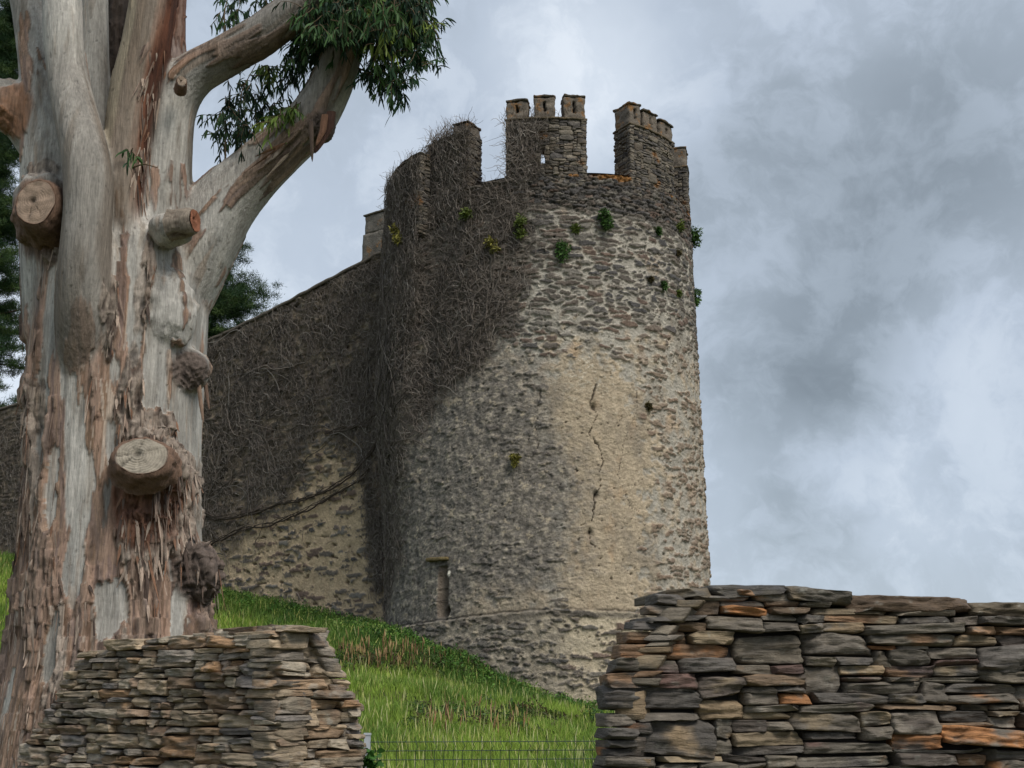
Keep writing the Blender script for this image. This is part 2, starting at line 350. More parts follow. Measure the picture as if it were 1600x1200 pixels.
    col = lerp(col, gcolr, np.clip(np.maximum(grey * .9, greyb * .8), 0, 1))
    col = lerp(col, col * np.array([.66, .66, .68]), np.clip(up, 0, 1) * ss(-lich, -.25, .25))
    # vertical water streaks
    st = fbm(am * 3.5, z * .25, 0 * z, 4, 51); col = col * (1 - .22 * ss(st, .1, .5) * ss(z, 6, 14))[..., None]
    # brown-grey base colour of the wall where dead ivy stems cling
    iv = ss(E_ivy(z) - am + .35 * n_m, -.25, .35); col = lerp(col, C(92, 83, 74) * (1 + .3 * lich)[..., None], iv * (.80 - .5 * ss(n_m + .5 * n_q, .05, .35)))
    disp = .032 * n_m + .018 * n_s + .010 * n_p + .020 * n_q * (1 - stone) + (.028 * (h2 - .5) + .02) * stone - .02 * (1 - stone) * (1 - ss(cover, .5, .8)) + band * (.04 * sb - .03)
    pit = ss(fbm(am * 7, z * 8, 0 * z, 4, 61), .40, .5) * (1 - stone); disp = disp - .05 * pit; col = col * (1 - .45 * pit)[..., None]
    # ledge line
    dl = z - led; dl = dl + .05 * n_q + .03 * n_m; disp = disp + .10 * ss(-dl, 0, .05)
    ll = np.exp(-((dl - .02 - .02 * n_s) / .035) ** 2) * ss(fbm(am * 1.2, 0 * z, 0 * z, 3, 66), -.5, -.1)
    col = col * (1 - .75 * ll)[..., None]
    capl = np.exp(-((dl + .12) / .09) ** 2) * ss(am, -4, -1); col = lerp(col, C(88, 82, 74) * (1 + .3 * n_s)[..., None], capl * .8)
    # cracks
    wob = .07 * fbm(am * 5, z * 5, 0 * z, 3, 71)
    for cr, w, dp in ((crack, .017, .06), (crack2, .012, .03), (crack3, .010, .02), (crack4, .014, .03)):
        dd = poly_dist(am + wob, z + wob, cr); w = w * (.35 + 1.0 * np.clip(.6 + 2.2 * pn(z * 2.3, 0 * z, 0 * z, 73), 0, 1.5)); k = ss(-dd, -w - .006 * n_s, -w * .3); disp = disp - dp * k; col = col * (1 - .82 * k)[..., None]
    for (px, py) in ((931, 773), (927, 636), (922, 832)):
        x_, z_ = AZ(px, py); k = np.exp(-(((am - x_) / .07) ** 2 + ((z - z_) / .09) ** 2)); disp = disp - .1 * k; col = col * (1 - .8 * k)[..., None]
    # small dark holes and missing stones
    # arrow slit in a splayed recess
    ins = ss(am, sl0, sl0 + .03) * ss(sl1 - am, 0, .02) * ss(z, slz0 - .1, slz0) * ss(slz1 - z, 0, .03)
    disp = disp - ins * .30 * np.clip((am - sl0) / (sl1 - sl0), 0, 1); col = lerp(col, C(122, 108, 94) * (1 + .2 * n_s)[..., None], ins * .8)
    zt_ = AZ(697, 904)[1]
    slot = ss(.055 - np.abs(am - sl1), 0, .02) * ss(z, slz0 + .1, slz0 + .14) * ss(zt_ - z, 0, .04)
    rnd = ss(.13 - np.hypot(am - sl1 + .01, (z - slz0 - .12) * .75), 0, .03); hole = np.maximum(slot, rnd); disp = disp - .35 * hole; col = col * (1 - .9 * hole)[..., None]
    # recess joints
    for zz in (AZ(690, 921)[1], AZ(690, 939)[1]):
        k = np.exp(-((z - zz - (am - sl0) * .15) / .02) ** 2) * ins; col = col * (1 - .7 * k)[..., None]
    k = np.exp(-(((am - sl1 - .06) / .05) ** 2 + ((z - AZ(699, 896)[1]) / .10) ** 2)); col = lerp(col, C(215, 208, 190) * np.ones(am.shape + (1,)), ss(k, .4, .7))
    # ochre crust of lichen on the rim
    oc = ss(fbm(am * 1.1, z * 2, 0 * z, 4, 81) + .35 * ss(z - zrim(am / R0), -.25, -.05), .42, .6) * ss(z - zrim(am / R0), -.5, -.1) * ss(am, -1, .5)
    col = lerp(col, C(142, 98, 50) * np.ones(am.shape + (1,)), oc * .85)
    return disp, np.clip(col, .005, .9)

ang = np.concatenate([np.linspace(-math.pi, math.radians(-102), 60)[:-1], np.arange(math.radians(-102), math.radians(102), .026 / 4.6), np.linspace(math.radians(102), math.pi, 60)])[:-1]
nz = 640; tt = np.linspace(0, 1, nz)
A = ang[:, None] + 0 * tt[None]; Zr = zrim(A)
Zg = .2 + tt[None] * (Zr - .2); disp, col = tower_surface(A * R0, Zg)
V = tpos(A, Zg, disp)
tower = thing('castle_tower', 'round rubble stone castle tower with crumbling beige render and crenellated top', 'tower', (TC[0], TC[1], .2))
o = mesh('shaft', V.reshape(-1, 3), gridq(len(ang), nz, True), M_mas, col=col.reshape(-1, 3)); keep(o, tower)
# parapet walk: wall thickness ring, inner face and floor, all one mesh
a2 = np.linspace(-math.pi, math.pi, 181)[:-1]; prof = [(-.02, .05), (-.3, .06), (-.68, .02), (-.70, -1.1), (-4.3, -1.15)]
RV = []
for off, dz in prof:
    rr = 4.5 + off; zz = zrim(a2) + dz; p = np.stack([TC[0] + RT[0] * np.sin(a2) * rr + D2[0] * np.cos(a2) * rr, TC[1] + RT[1] * np.sin(a2) * rr + D2[1] * np.cos(a2) * rr, zz], -1); RV.append(p)
RV = np.stack(RV, 1); rc = C(96, 88, 78) * (1 + .35 * fbm(RV[..., 0] * 3, RV[..., 1] * 3, RV[..., 2] * 3, 3, 5))[..., None]
rc = lerp(rc, C(150, 98, 46) * np.ones(rc.shape[:2] + (1,)), ss(fbm(RV[..., 0] * 1.2, RV[..., 1] * 1.2, RV[..., 2], 3, 6), -.05, .25) * .8)
keep(mesh('parapet_walk', RV.reshape(-1, 3), gridq(180, len(prof), True), M_mas, col=rc.reshape(-1, 3)), tower)

# ------------------------------------------------------------------ stones
def template(nx, ny, nz):
    idx = {}; V = []; F = []
    def vid(i, j, k):
        if (i, j, k) not in idx: idx[(i, j, k)] = len(V); V.append((i / nx * 2 - 1, j / ny * 2 - 1, k / nz * 2 - 1))
        return idx[(i, j, k)]
    for i in range(nx):
        for j in range(ny):
            F.append([vid(i, j, 0), vid(i, j + 1, 0), vid(i + 1, j + 1, 0), vid(i + 1, j, 0)]); F.append([vid(i, j, nz), vid(i + 1, j, nz), vid(i + 1, j + 1, nz), vid(i, j + 1, nz)])
        for k in range(nz):
            F.append([vid(i, 0, k), vid(i + 1, 0, k), vid(i + 1, 0, k + 1), vid(i, 0, k + 1)]); F.append([vid(i, ny, k), vid(i, ny, k + 1), vid(i + 1, ny, k + 1), vid(i + 1, ny, k)])
    for j in range(ny):
        for k in range(nz):
            F.append([vid(0, j, k), vid(0, j, k + 1), vid(0, j + 1, k + 1), vid(0, j + 1, k)]); F.append([vid(nx, j, k), vid(nx, j + 1, k), vid(nx, j + 1, k + 1), vid(nx, j, k + 1)])
    return np.array(V, np.float32), np.array(F, np.int32)
def stones(B, seed, seg=(14, 5, 7), rnd=7., rough=1.0, lam=1.0, jit=.16):
    """B (n,6): u0,u1,v0,v1,w0,w1 (w outward). Returns local (n,V,3) uvw and quads. Rough split slate blocks."""
    rg = np.random.default_rng(seed); B = np.asarray(B, float); n = len(B); T, F = template(seg[0], seg[1], seg[2]); T = T[:, [0, 2, 1]] if False else T
    # template axes: x=u, y=w(depth), z=v
    p = T[None] * np.ones((n, 1, 1)); e = rnd * (.7 + .9 * rg.random((n, 1)))
    size = np.stack([(B[:, 1] - B[:, 0]), (B[:, 5] - B[:, 4]), (B[:, 3] - B[:, 2])], -1) / 2; mn = size[:, 2]
    # rounding limited to the short side
    asp = np.stack([np.clip(mn / size[:, 0], .05, 1), np.clip(mn / size[:, 1], .05, 1), np.ones(n)], -1)[:, None]
    q = p.copy(); k = .10 + .15 * rg.random((n, 1, 1)); ex = np.maximum(np.abs(p) - (1 - asp * k), 0) / (asp * k)
    L = np.linalg.norm(ex, axis=-1, keepdims=True); ex2 = np.where(L > 1, ex / np.maximum(L, 1e-6), ex)
    q = np.sign(p) * (np.minimum(np.abs(p), 1 - asp * k) + ex2 * asp * k)
    # corner jitter (trilinear)
    J = rg.normal(size=(n, 2, 2, 2, 3)) * jit; J[..., 0] *= asp[:, 0, 0][:, None, None, None] * 1.5
    J[..., 2] *= 1.25
    a, b_, c_ = [(q[..., i] + 1) / 2 for i in range(3)]; off = 0
    for i in (0, 1):
        for j in (0, 1):
            for l in (0, 1):
                w = (a if i else 1 - a) * (b_ if j else 1 - b_) * (c_ if l else 1 - c_); off = off + w[..., None] * J[:, None, i, j, l]
    q = q + off
    P = q * size[:, None]
    # chop corners with random planes
    for _ in range(8):
        nn = rg.normal(size=(n, 3)); nn[:, 1] = np.abs(nn[:, 1]) ; nn[:, 0] *= .7; nn /= np.linalg.norm(nn, axis=1)[:, None]
        ext = (np.abs(nn) * size).sum(1) * rg.uniform(.74, 1.0, n); dd = (P * nn[:, None]).sum(-1) - ext[:, None]
        P = P - np.maximum(dd, 0)[..., None] * nn[:, None] * .9
    so_ = rg.random((n, 1, 3)) * 90; S = P + so_
    mnn = mn[:, None]
    d = fbm(S[..., 0] * 7, S[..., 1] * 7, S[..., 2] * 16, 3, seed)
    lay = pn(S[..., 0] * 5, S[..., 1] * 5, S[..., 2] * 55, seed + 2) + .6 * pn(S[..., 0] * 14, S[..., 1] * 14, S[..., 2] * 110, seed + 4)
    fr = np.clip((q[..., 1] + .6), 0, 1.4)
    P[..., 1] += (d * .020 + lay * .010 * lam) * rough * fr * np.clip(mnn / .04, .4, 1.3)
    P[..., 2] += d * .08 * mnn * rough + .05 * mnn * pn(S[..., 0] * 25, S[..., 1] * 20, S[..., 2] * 5, seed + 5); P[..., 0] += d * .15 * mnn
    cen = np.stack([(B[:, 0] + B[:, 1]) / 2, (B[:, 4] + B[:, 5]) / 2, (B[:, 2] + B[:, 3]) / 2], -1)
    P = P + cen[:, None]
    tl = rg.normal(size=n) * .022; P[..., 2] += (P[..., 0] - cen[:, None, 0]) * tl[:, None]
    Q = (F[None] + (np.arange(n) * len(T))[:, None, None]).reshape(-1, 4)
    return P[..., [0, 2, 1]], Q      # -> u, v, w
def pack(uL, uR, top, v0, rg, wr, hr, du=.01, big=.06, snap=.014):
    """skyline packing of stones: lowest gap first. uL(v), uR(v), top(u)"""
    lo = min(uL(v0), uL(v0 + 2)); hi = max(uR(v0), uR(v0 + 2)); n = int((hi - lo) / du); sky_ = np.full(n, v0, float); us = lo + (np.arange(n) + .5) * du
    tp = np.array([top(u) for u in us]); out = []
    for it in range(9000):
        dead = sky_ >= tp - .008
        for j in np.where(~dead)[0]:
            if us[j] < uL(sky_[j]) or us[j] > uR(sky_[j]): dead[j] = True
        live = np.where(dead, 9e9, sky_)
        i = int(np.argmin(live))
        if live[i] > 1e8: break
        h0 = sky_[i]; a = i
        while a > 0 and abs(sky_[a - 1] - h0) < snap and not dead[a - 1]: a -= 1
        b = i
        while b < n - 1 and abs(sky_[b + 1] - h0) < snap and not dead[b + 1]: b += 1
        L = b - a + 1; lw, lh = sky_[a - 1] if a > 0 else 9, sky_[b + 1] if b < n - 1 else 9
        hmax = max(.015, tp[a:b + 1].min() - h0 if False else tp[(a + b) // 2] - h0)
        if L * du < wr[0] * .6:
            nb = min(lw, lh); h = (nb - h0) if nb < 8 and nb > h0 else hr[0]; h = min(max(h, .012), hr[1] * 1.1); w = L
        else:
            t = rg.random(); w = int((wr[0] + (wr[1] - wr[0]) * t ** 1.7) / du); h = hr[0] + (hr[1] - hr[0]) * (rg.random() ** 1.5) * (.55 + .6 * t)
            if rg.random() < big: h = hr[1] * (1.1 + .55 * rg.random()); w = int(max(w, h * 2.4 / du))
            if w * du < h * 2.0: w = int(h * 2.0 / du)
            if L - w < wr[0] * .6 / du: w = L
            w = min(w, L)
            if w * du < h * 1.15: h = w * du * .87
            for nb in (lw, lh):
                if nb < 8 and abs(nb - (h0 + h)) < .022: h = nb - h0
        h = min(h, hmax + .02)
        left = rg.random() < .5; s = a if left else b - w + 1
        if w == L: s = a
        base = float(np.mean(sky_[s:s + w])); out.append((us[s] - du / 2, us[s + w - 1] + du / 2, base, h0 + h)); sky_[s:s + w] = h0 + h
    return out

def hexc(*c): return C(*c)
PAL_R = np.array([C(94, 90, 84), C(80, 78, 76), C(104, 99, 90), C(118, 108, 91), C(128, 114, 94), C(76, 71, 67), C(100, 87, 73), C(116, 95, 76), C(92, 76, 72), C(104, 100, 94), C(86, 83, 77), C(138, 100, 68), C(88, 78, 76)])
PAL_R = PAL_R * np.array([1.22, 1.12, 1.0])
PR = np.array([16, 14, 14, 10, 7, 10, 8, 6, 3, 10, 12, 3, 3.]); PR /= PR.sum()
PAL_L = np.array([C(142, 130, 112), C(132, 122, 107), C(152, 138, 118), C(122, 116, 108), C(134, 115, 95), C(114, 105, 94), C(156, 148, 134), C(128, 111, 95), C(142, 134, 120), C(108, 104, 101), C(152, 124, 96)])
PAL_L = PAL_L * np.array([1.10, 1.03, .95])
PL = np.array([12, 12, 10, 12, 9, 9, 6, 8, 12, 7, 3.]); PL /= PL.sum()
def paint(P, pal, pr, rg, seed, lich=.5):
    n = len(P); base = pal[rg.choice(len(pal), n, p=pr)] * rg.uniform(.66, 1.34, (n, 1)); sec = pal[rg.choice(len(pal), n, p=pr)]
    S = P + rg.random((n, 1, 3)) * 50
    m = ss(fbm(S[..., 0] * 5, S[..., 1] * 9, S[..., 2] * 5, 4, seed), .05, .35)
    col = base[:, None] * (1 - m[..., None]) + sec[:, None] * m[..., None]
    rust = ss(fbm(S[..., 0] * 3.5, S[..., 1] * 6, S[..., 2] * 4, 4, seed + 3), .33, .52) * (rg.random((n, 1)) < .35)
    col = lerp(col, C(128, 98, 72) * np.ones(col.shape[:2] + (1,)), rust * .6)
    lc = ss(fbm(S[..., 0] * 16, S[..., 1] * 22, S[..., 2] * 16, 4, seed + 6), .28, .42) * lich * (rg.random((n, 1)) < .7)
    col = lerp(col, C(150, 146, 134) * np.ones(col.shape[:2] + (1,)), lc)
    stv = pn(S[..., 0] * 4, S[..., 1] * 70, S[..., 2] * 4, seed + 9); return col * (1 + .17 * stv)[..., None]

# ------------------------------------------------------------------ merlons (solid blocks of the battlement)
TPAL = np.array([C(98, 92, 84), C(86, 81, 76), C(112, 104, 92), C(104, 94, 82), C(78, 74, 71), C(122, 113, 100)]); TPR = np.full(6, 1 / 6.)
def arcmap(R):
    return lambda u, v, w: np.stack([TC[0] + RT[0] * np.sin(u / R) * (R + w) + D2[0] * np.cos(u / R) * (R + w), TC[1] + RT[1] * np.sin(u / R) * (R + w) + D2[1] * np.cos(u / R) * (R + w), v], -1)
def radmap(R, th, sgn, a0=0):
    # end face: u runs inward from the outer corner, w along +-tangent
    t = np.array([math.cos(th), math.sin(th)]); c = RT * math.sin(th) + D2 * math.cos(th); tg = RT * math.cos(th) - D2 * math.sin(th)
    def f(u, v, w):
        p = TC + 0 * c; return np.stack([TC[0] + c[0] * (R - u) + tg[0] * w * sgn, TC[1] + c[1] * (R - u) + tg[1] * w * sgn, v], -1)
    return f
def block(mapf, u0, u1, v0, v1, w0, w1, seed, nseg=(12, 8, 16), rough=.02, rd=.03, colr=None, slit=None):
    """rendered masonry block with worn edges -> verts, quads, colours"""
    T, F = template(*nseg); s = np.array([(u1 - u0) / 2, (w1 - w0) / 2, (v1 - v0) / 2]); P = T * s
    k = rd * 1.0; inn = np.sign(P) * np.minimum(np.abs(P), s - k); ex = P - inn; L = np.linalg.norm(ex, axis=1, keepdims=True); P = inn + ex * np.where(L > k, k / np.maximum(L, 1e-6), 1)
    c = np.array([(u0 + u1) / 2, (w0 + w1) / 2, (v0 + v1) / 2]); P = P + c; S = P + seed * 3.3
    d = np.stack([fbm(S[:, 0] * 4, S[:, 1] * 4, S[:, 2] * 4, 3, seed + i) for i in range(3)], -1) * rough; P = P + d
    base = (colr if colr is not None else C(104, 98, 90)); cc = base[None] * (1 + .35 * fbm(S[:, 0] * 3, S[:, 1] * 3, S[:, 2] * 2.2, 4, seed + 5))[:, None]
    if slit:
        m = (np.abs(P[:, 0] - slit[0]) < slit[1]) & (P[:, 1] > w1 - .1) & (P[:, 2] > slit[2]) & (P[:, 2] < slit[3]); P[m, 1] -= .14; cc[m] = C(38, 35, 32)
    return mapf(P[:, 0], P[:, 2], P[:, 1]), F, cc
def merge(parts):
    V, Fq, Cc, n = [], [], [], 0
    for v, f, c in parts: V.append(v); Fq.append(f + n); Cc.append(c); n += len(v)
    return np.concatenate(V), np.concatenate(Fq), np.concatenate(Cc)
def merlon(px0, px1, py_b, py_s, teeth, R=4.5, thick=.62, seed=1, slit=None, dark=1.0, cap=True, deep=0.25, over=None):
    """px0..px1 outer face, teeth = [(px0, px1, py_top)]"""
    mid = (px0 + px1) / 2; a0 = tz(px0, (py_b + py_s) / 2, R)[0]; a1 = tz(px1, (py_b + py_s) / 2, R)[0]; zs = tz(mid, py_s, R)[1]
    if over: a0, a1, zs, zto = over
    zb = min(zrim(a0), zrim(a1)) - deep
    root = tag(empty('merlon', (0, 0, 0))); rg = np.random.default_rng(seed); am = arcmap(R)
    segs = [(a0 * R, a1 * R)]
    if slit:
        ac, zc0 = tz(slit[0], slit[2], R); zc1 = tz(slit[0], slit[1], R)[1]; hw = .055; segs = [(a0 * R, ac * R - hw), (ac * R + hw, a1 * R)]
    P_all = []
    parts = []
    for (s0, s1) in segs:       # mortar core, a little behind the stone faces
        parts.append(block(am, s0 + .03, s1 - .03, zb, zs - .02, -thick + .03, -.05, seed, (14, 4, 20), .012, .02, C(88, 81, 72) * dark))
    if slit:
        parts.append(block(am, ac * R - hw - .05, ac * R + hw + .05, zb, zc0, -thick + .03, -.05, seed, (4, 4, 8), .01, .02, C(88, 81, 72) * dark))
        parts.append(block(am, ac * R - hw - .05, ac * R + hw + .05, zc1, zs - .02, -thick + .03, -.05, seed, (4, 4, 8), .01, .02, C(88, 81, 72) * dark))
    V, F, Cc = merge(parts)
    def course(u0, u1, mapf, sd, clip=None):
        B = [(x0, x1, y0, y1, -.14, .0 + rg.normal() * .012) for x0, x1, y0, y1 in pack(lambda v: u0, lambda v: u1, lambda u: zs, zb, rg, (.12, .5), (.05, .15), du=.02)]
        if clip: 
            nb = []
            for x0, x1, y0, y1, w0, w1 in B:
                if y1 > clip[2] and y0 < clip[3] and x1 > clip[0] and x0 < clip[1]:
                    if clip[0] - x0 > .05: nb.append((x0, clip[0], y0, y1, w0, w1))
                    if x1 - clip[1] > .05: nb.append((clip[1], x1, y0, y1, w0, w1))
                else: nb.append((x0, x1, y0, y1, w0, w1))
            B = nb
        P, Q = stones(np.array(B), sd, (6, 3, 4), jit=.2); cl = paint(P, TPAL * dark, TPR, rg, sd, .4); P = mapf(P[..., 0], P[..., 1], P[..., 2])
        return P.reshape(-1, 3), Q, cl.reshape(-1, 3)
    ps = [(V, F, Cc), course(a0 * R, a1 * R, am, seed * 7 + 1, (ac * R - hw, ac * R + hw, zc0, zc1) if slit else None),
          course(0.0, thick, radmap(R, a0, -1), seed * 7 + 2), course(0.0, thick, radmap(R, a1, 1), seed * 7 + 3)]
    V, F, Cc = merge(ps)
    z_n = ss(fbm(V[:, 0] * 1.3, V[:, 1] * 1.3, V[:, 2] * 1.5, 3, seed + 70), .28, .5); Cc = lerp(Cc, C(142, 96, 46) * np.ones((len(V), 1)), z_n * .8)
    keep(mesh('merlon_body', V, F, M_mas, col=Cc), root)
    for i, (t0, t1, pt) in enumerate(teeth):
        b0 = tz(t0, py_s, R)[0] * R; b1 = tz(t1, py_s, R)[0] * R; zt = tz((t0 + t1) / 2, pt, R)[1]
        if over: b0, b1, zt = a0 * R + .02, a0 * R + .7, zto
        m_ = (b0 + b1) / 2
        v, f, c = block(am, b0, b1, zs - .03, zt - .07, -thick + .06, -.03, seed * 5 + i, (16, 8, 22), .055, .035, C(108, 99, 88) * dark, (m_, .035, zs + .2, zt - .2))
        k = keep(mesh('merlon_tooth', v, f, M_blk, col=c), root)
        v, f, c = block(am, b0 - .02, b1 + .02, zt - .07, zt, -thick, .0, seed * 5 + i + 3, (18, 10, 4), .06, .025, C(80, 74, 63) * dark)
        keep(mesh('cap_slab', v, f, M_blk, col=c), k)
    if cap:
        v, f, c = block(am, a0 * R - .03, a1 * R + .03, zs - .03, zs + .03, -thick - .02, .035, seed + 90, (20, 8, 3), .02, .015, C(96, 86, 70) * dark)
        keep(mesh('string_course', v, f, M_blk, col=c), root)
    root.parent = tower; root.matrix_parent_inverse = Matrix.Translation(-Vector(tower.location))
    return root
merlon(790, 917, 275, 184, [(790, 824, 154), (834, 868, 148), (881, 915, 147)], seed=1, slit=(848, 229, 254))['label'] = 'merlon with three teeth and an arrow slit'
merlon(985, 1053, 280, 205, [(985, 1003, 160), (1007, 1029, 174), (1033, 1052, 190)], seed=2, thick=.8)['label'] = 'merlon with orange lichen on its left edge'
merlon(1060, 1074, 310, 262, [(1060, 1073, 233)], seed=3, thick=.62, over=(math.radians(76), math.radians(104), at(1065, 264, 37)[2], at(1065, 232, 37)[2]))
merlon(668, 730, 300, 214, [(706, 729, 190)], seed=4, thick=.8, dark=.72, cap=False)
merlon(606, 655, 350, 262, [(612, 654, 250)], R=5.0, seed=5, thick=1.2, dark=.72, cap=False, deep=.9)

# ledge stone over the arrow slit
v, f, c = block(arcmap(R0 + .08), AZ(668, 874)[0], AZ(699, 874)[0], AZ(684, 877)[1], AZ(684, 871)[1], -.2, .12, 4, (14, 8, 4), .02, .03, C(110, 96, 66))
keep(mesh('stone_ledge', v, f, M_mas, col=c), tower)

# ------------------------------------------------------------------ curtain wall
topw = sorted([wz(590, 400), wz(520, 437), wz(425, 488), wz(370, 515), wz(320, 537), wz(40, 630), wz(0, 642)]); ts_, tz_ = [p[0] for p in topw], [p[1] for p in topw]
def wtop(s): return np.interp(s, ts_, tz_)
WI = [wz(*p) for p in [(0, 860), (300, 868), (345, 850), (400, 818), (450, 790), (480, 740), (500, 640), (560, 560), (575, 640), (570, 720), (590, 800), (600, 960)]]
wi_s = np.array([p[0] for p in WI][::-1]); wi_z = np.array([p[1] for p in WI][::-1])
def wall_bare(s, z):
    """0 = hidden by ivy, 1 = bare masonry"""
    lim = np.interp(s, [0, .4, 1.0, 2.2, 3.2, 4.2, 5.5, 8, 12, 30], [wz(600, 930)[1], wz(590, 850)[1], wz(570, 690)[1], wz(540, 660)[1], wz(500, 720)[1], wz(460, 770)[1], wz(400, 815)[1], wz(320, 865)[1], wz(200, 880)[1], 6.5])
    n = fbm(s * .8, z * .8, 0 * s, 4, 91); return ss(lim - z + 1.9 * n, -1.1, 1.1)
def wall_surface(s, z):
    wa = s + .12 * fbm(s * 1.4, z * 1.4, 0 * z, 3, 11); wv_ = z + .07 * fbm(s * 1.6, z * 2, 0 * z, 3, 14); f1, f2, h1, h2 = cells(wa, wv_, .55, .15, 5); n_p = fbm(s * 17, z * 21, 0 * z, 3, 124); n_q = fbm(s * 5, z * 8.5, 0 * z, 4, 125)
    n_s = fbm(s * 9, z * 14, 0 * z, 4, 121); n_m = fbm(s * 2.6, z * 2.6, 0 * z, 4, 122)
    stone = ss(f2 - f1 + .05 * n_s + .05 * n_q, .014, .035); rough_top = ss(z, wz(540, 800)[1], wz(540, 700)[1])
    show = ss(h1 * .6 + .4 * h2 + .35 * n_m - lerp(.66, .35, rough_top)[..., 0] if False else h1 * .6 + .4 * h2 + .35 * n_m + .4 * n_q - (.56 - .2 * rough_top), -.02, .05); stone = stone * show
    m = C(180, 158, 128) * np.ones(s.shape + (1,)); m = m * (1 + .22 * n_s + .14 * n_m + .28 * n_p)[..., None]; sc_ = rubble_colours(h1, h2) * .92 * (1 + .3 * n_s)[..., None]
    sc_ = lerp(sc_, C(138, 126, 100) * np.ones(s.shape + (1,)), .5 * rough_top * ss(n_m, -.2, .3))
    col = lerp(m, sc_, stone); col = lerp(col, col * .72, ss(fbm(s * .7, z * .7, 0 * s, 4, 33), .0, .5) * .8)
    bare = wall_bare(s, z); col = lerp(C(86, 77, 69) * (1 + .35 * n_s + .3 * n_m)[..., None], col, .16 + .84 * bare + .3 * (1 - bare) * ss(n_m + .5 * n_q, .05, .3))
    disp = .05 * n_m + .015 * n_s + stone * (.05 * (h2 - .4) + rough_top * .06 * (h1 - .3)) - .02 * (1 - stone); pit = ss(-fbm(s * 2.2, z * 6, 0 * z, 4, 161), .26, .36) * (1 - stone); disp = disp - .07 * pit; col = col * (1 - .6 * pit)[..., None]
    return disp, col
sg = np.concatenate([np.arange(-2.5, 9, .03), np.arange(9, 34, .07)]); nzw = 330; tt = np.linspace(0, 1, nzw)
S_, T_ = np.meshgrid(sg, tt, indexing='ij'); zb_ = 1.5; ZW = zb_ + T_ * (wtop(S_) - zb_); disp, col = wall_surface(S_, ZW); P = wpos(S_, ZW, disp)
n0 = len(sg); prof = [(0, 0), (.05, .0), (.06, .10), (-.6, .13), (-1.25, .08), (-1.3, -9)]
P2 = [wpos(sg, wtop(sg) + dz + .04 * pn(sg * 2, 0 * sg, 0 * sg, 9), off) for off, dz in prof]; P2 = np.stack(P2, 1); c2 = C(92, 84, 74) * (1 + .4 * fbm(P2[..., 0] * 3, P2[..., 1] * 3, P2[..., 2] * 3, 3, 15))[..., None]
cw = thing('curtain_wall', 'long stone curtain wall under dead ivy running left from the round tower', 'wall', (*wpos(0., 3.)[:2], 3.5))
keep(mesh('wall_face', P.reshape(-1, 3), gridq(n0, nzw), M_mas, col=col.reshape(-1, 3)), cw)
keep(mesh('coping', P2.reshape(-1, 3), gridq(n0, len(prof)), M_mas, col=c2.reshape(-1, 3)), cw)
# small rendered merlon on the wall top beside the tower
wm = lambda u, v, w: wpos(u, v, w)
s0, z0 = wz(597, 404); s1, z1 = wz(565, 404); zt = wz(580, 331)[1]; zsx = wz(580, 362)[1]
mr_ = empty('merlon'); mr_['label'] = 'small pale merlon on the curtain wall beside the tower'
v, f, c = block(wm, s0, s1 + .04, z0 - .5, zsx, -.75, -.05, 31, (10, 8, 16), .03, .03, C(112, 106, 97)); b1_ = keep(mesh('merlon_body', v, f, M_blk, col=c), mr_)
v, f, c = block(wm, s0, s1 - .04, zsx, zt - .07, -.72, -.07, 32, (10, 8, 12), .03, .03, C(112, 106, 97)); keep(mesh('merlon_tooth', v, f, M_blk, col=c), mr_)
v, f, c = block(wm, s0 - .03, s1 + .02, zt - .07, zt, -.76, -.03, 33, (10, 8, 3), .02, .02, C(92, 86, 74)); keep(mesh('cap_slab', v, f, M_blk, col=c), mr_)
mr_.parent = cw; mr_.matrix_parent_inverse = Matrix.Translation(-Vector(cw.location))
# ------------------------------------------------------------------ dead ivy
def ivy_walk(n, start, posf, ok, seed, m=8, step=(.04, .12), r=(.005, .012), up=.6, off=(.005, .075), curl=.36):
    wl = posf is wpos
    rg = np.random.default_rng(seed); a, z = start(n, rg); h = np.where(rg.random(n) < .6, rg.normal(1.15 if posf is not wpos else 1.8, up, n), rg.random(n) * 2 * math.pi); st = rg.uniform(step[0], step[1], n); o = rg.uniform(off[0], off[1], n)
    A_, Z_, O_ = [], [], []; dh = rg.normal(0, .12 if m < 10 else .015, n)
    for i in range(m):
        A_.append(a.copy()); Z_.append(z.copy()); O_.append(o.copy()); h = h + rg.normal(0, curl, n) + dh; a = a + np.cos(h) * st; z = z + np.sin(h) * st; o = np.clip(o + rg.normal(0, .02, n), .0, .12)
    A_, Z_, O_ = [np.stack(q, 1) for q in (A_, Z_, O_)]; k = ok(A_[:, m // 2], Z_[:, m // 2], rg) & ok(A_[:, 0], Z_[:, 0], rg)
    A_, Z_, O_ = A_[k], Z_[k], O_[k]; rr = rg.uniform(r[0], r[1], len(A_))[:, None] * np.linspace(1, .45, m)[None]
    P = posf(A_, Z_, O_); V, Q = tubes(P, rr, 3)
    base = np.array([C(122, 112, 102), C(134, 124, 114), C(98, 90, 84), C(146, 138, 128), C(112, 102, 94)])[rg.choice(5, len(A_), p=[.34, .2, .26, .08, .12])] * rg.uniform(.75, 1.2, (len(A_), 1))
    if wl: V[:, 2] = np.minimum(V[:, 2], wtop((V[:, :2] - WJ) @ WD) + .14)
    return V, Q, np.repeat(base * (.62 if m > 10 else 1), m * 3, 0)
def t_ok(a, z, rg):
    n = fbm(a * .9, z * .9, 0 * a, 3, 201); d = E_ivy(z) - a + .7 * n; return (rg.random(len(a)) < ss(d, -.9, .8) * (.3 + .7 * ss(fbm(a * 1.7, z * 1.3, 0 * a, 4, 205), -.35, .25))) & (z < zrim(a / R0) + .05) & (a > -9.2)
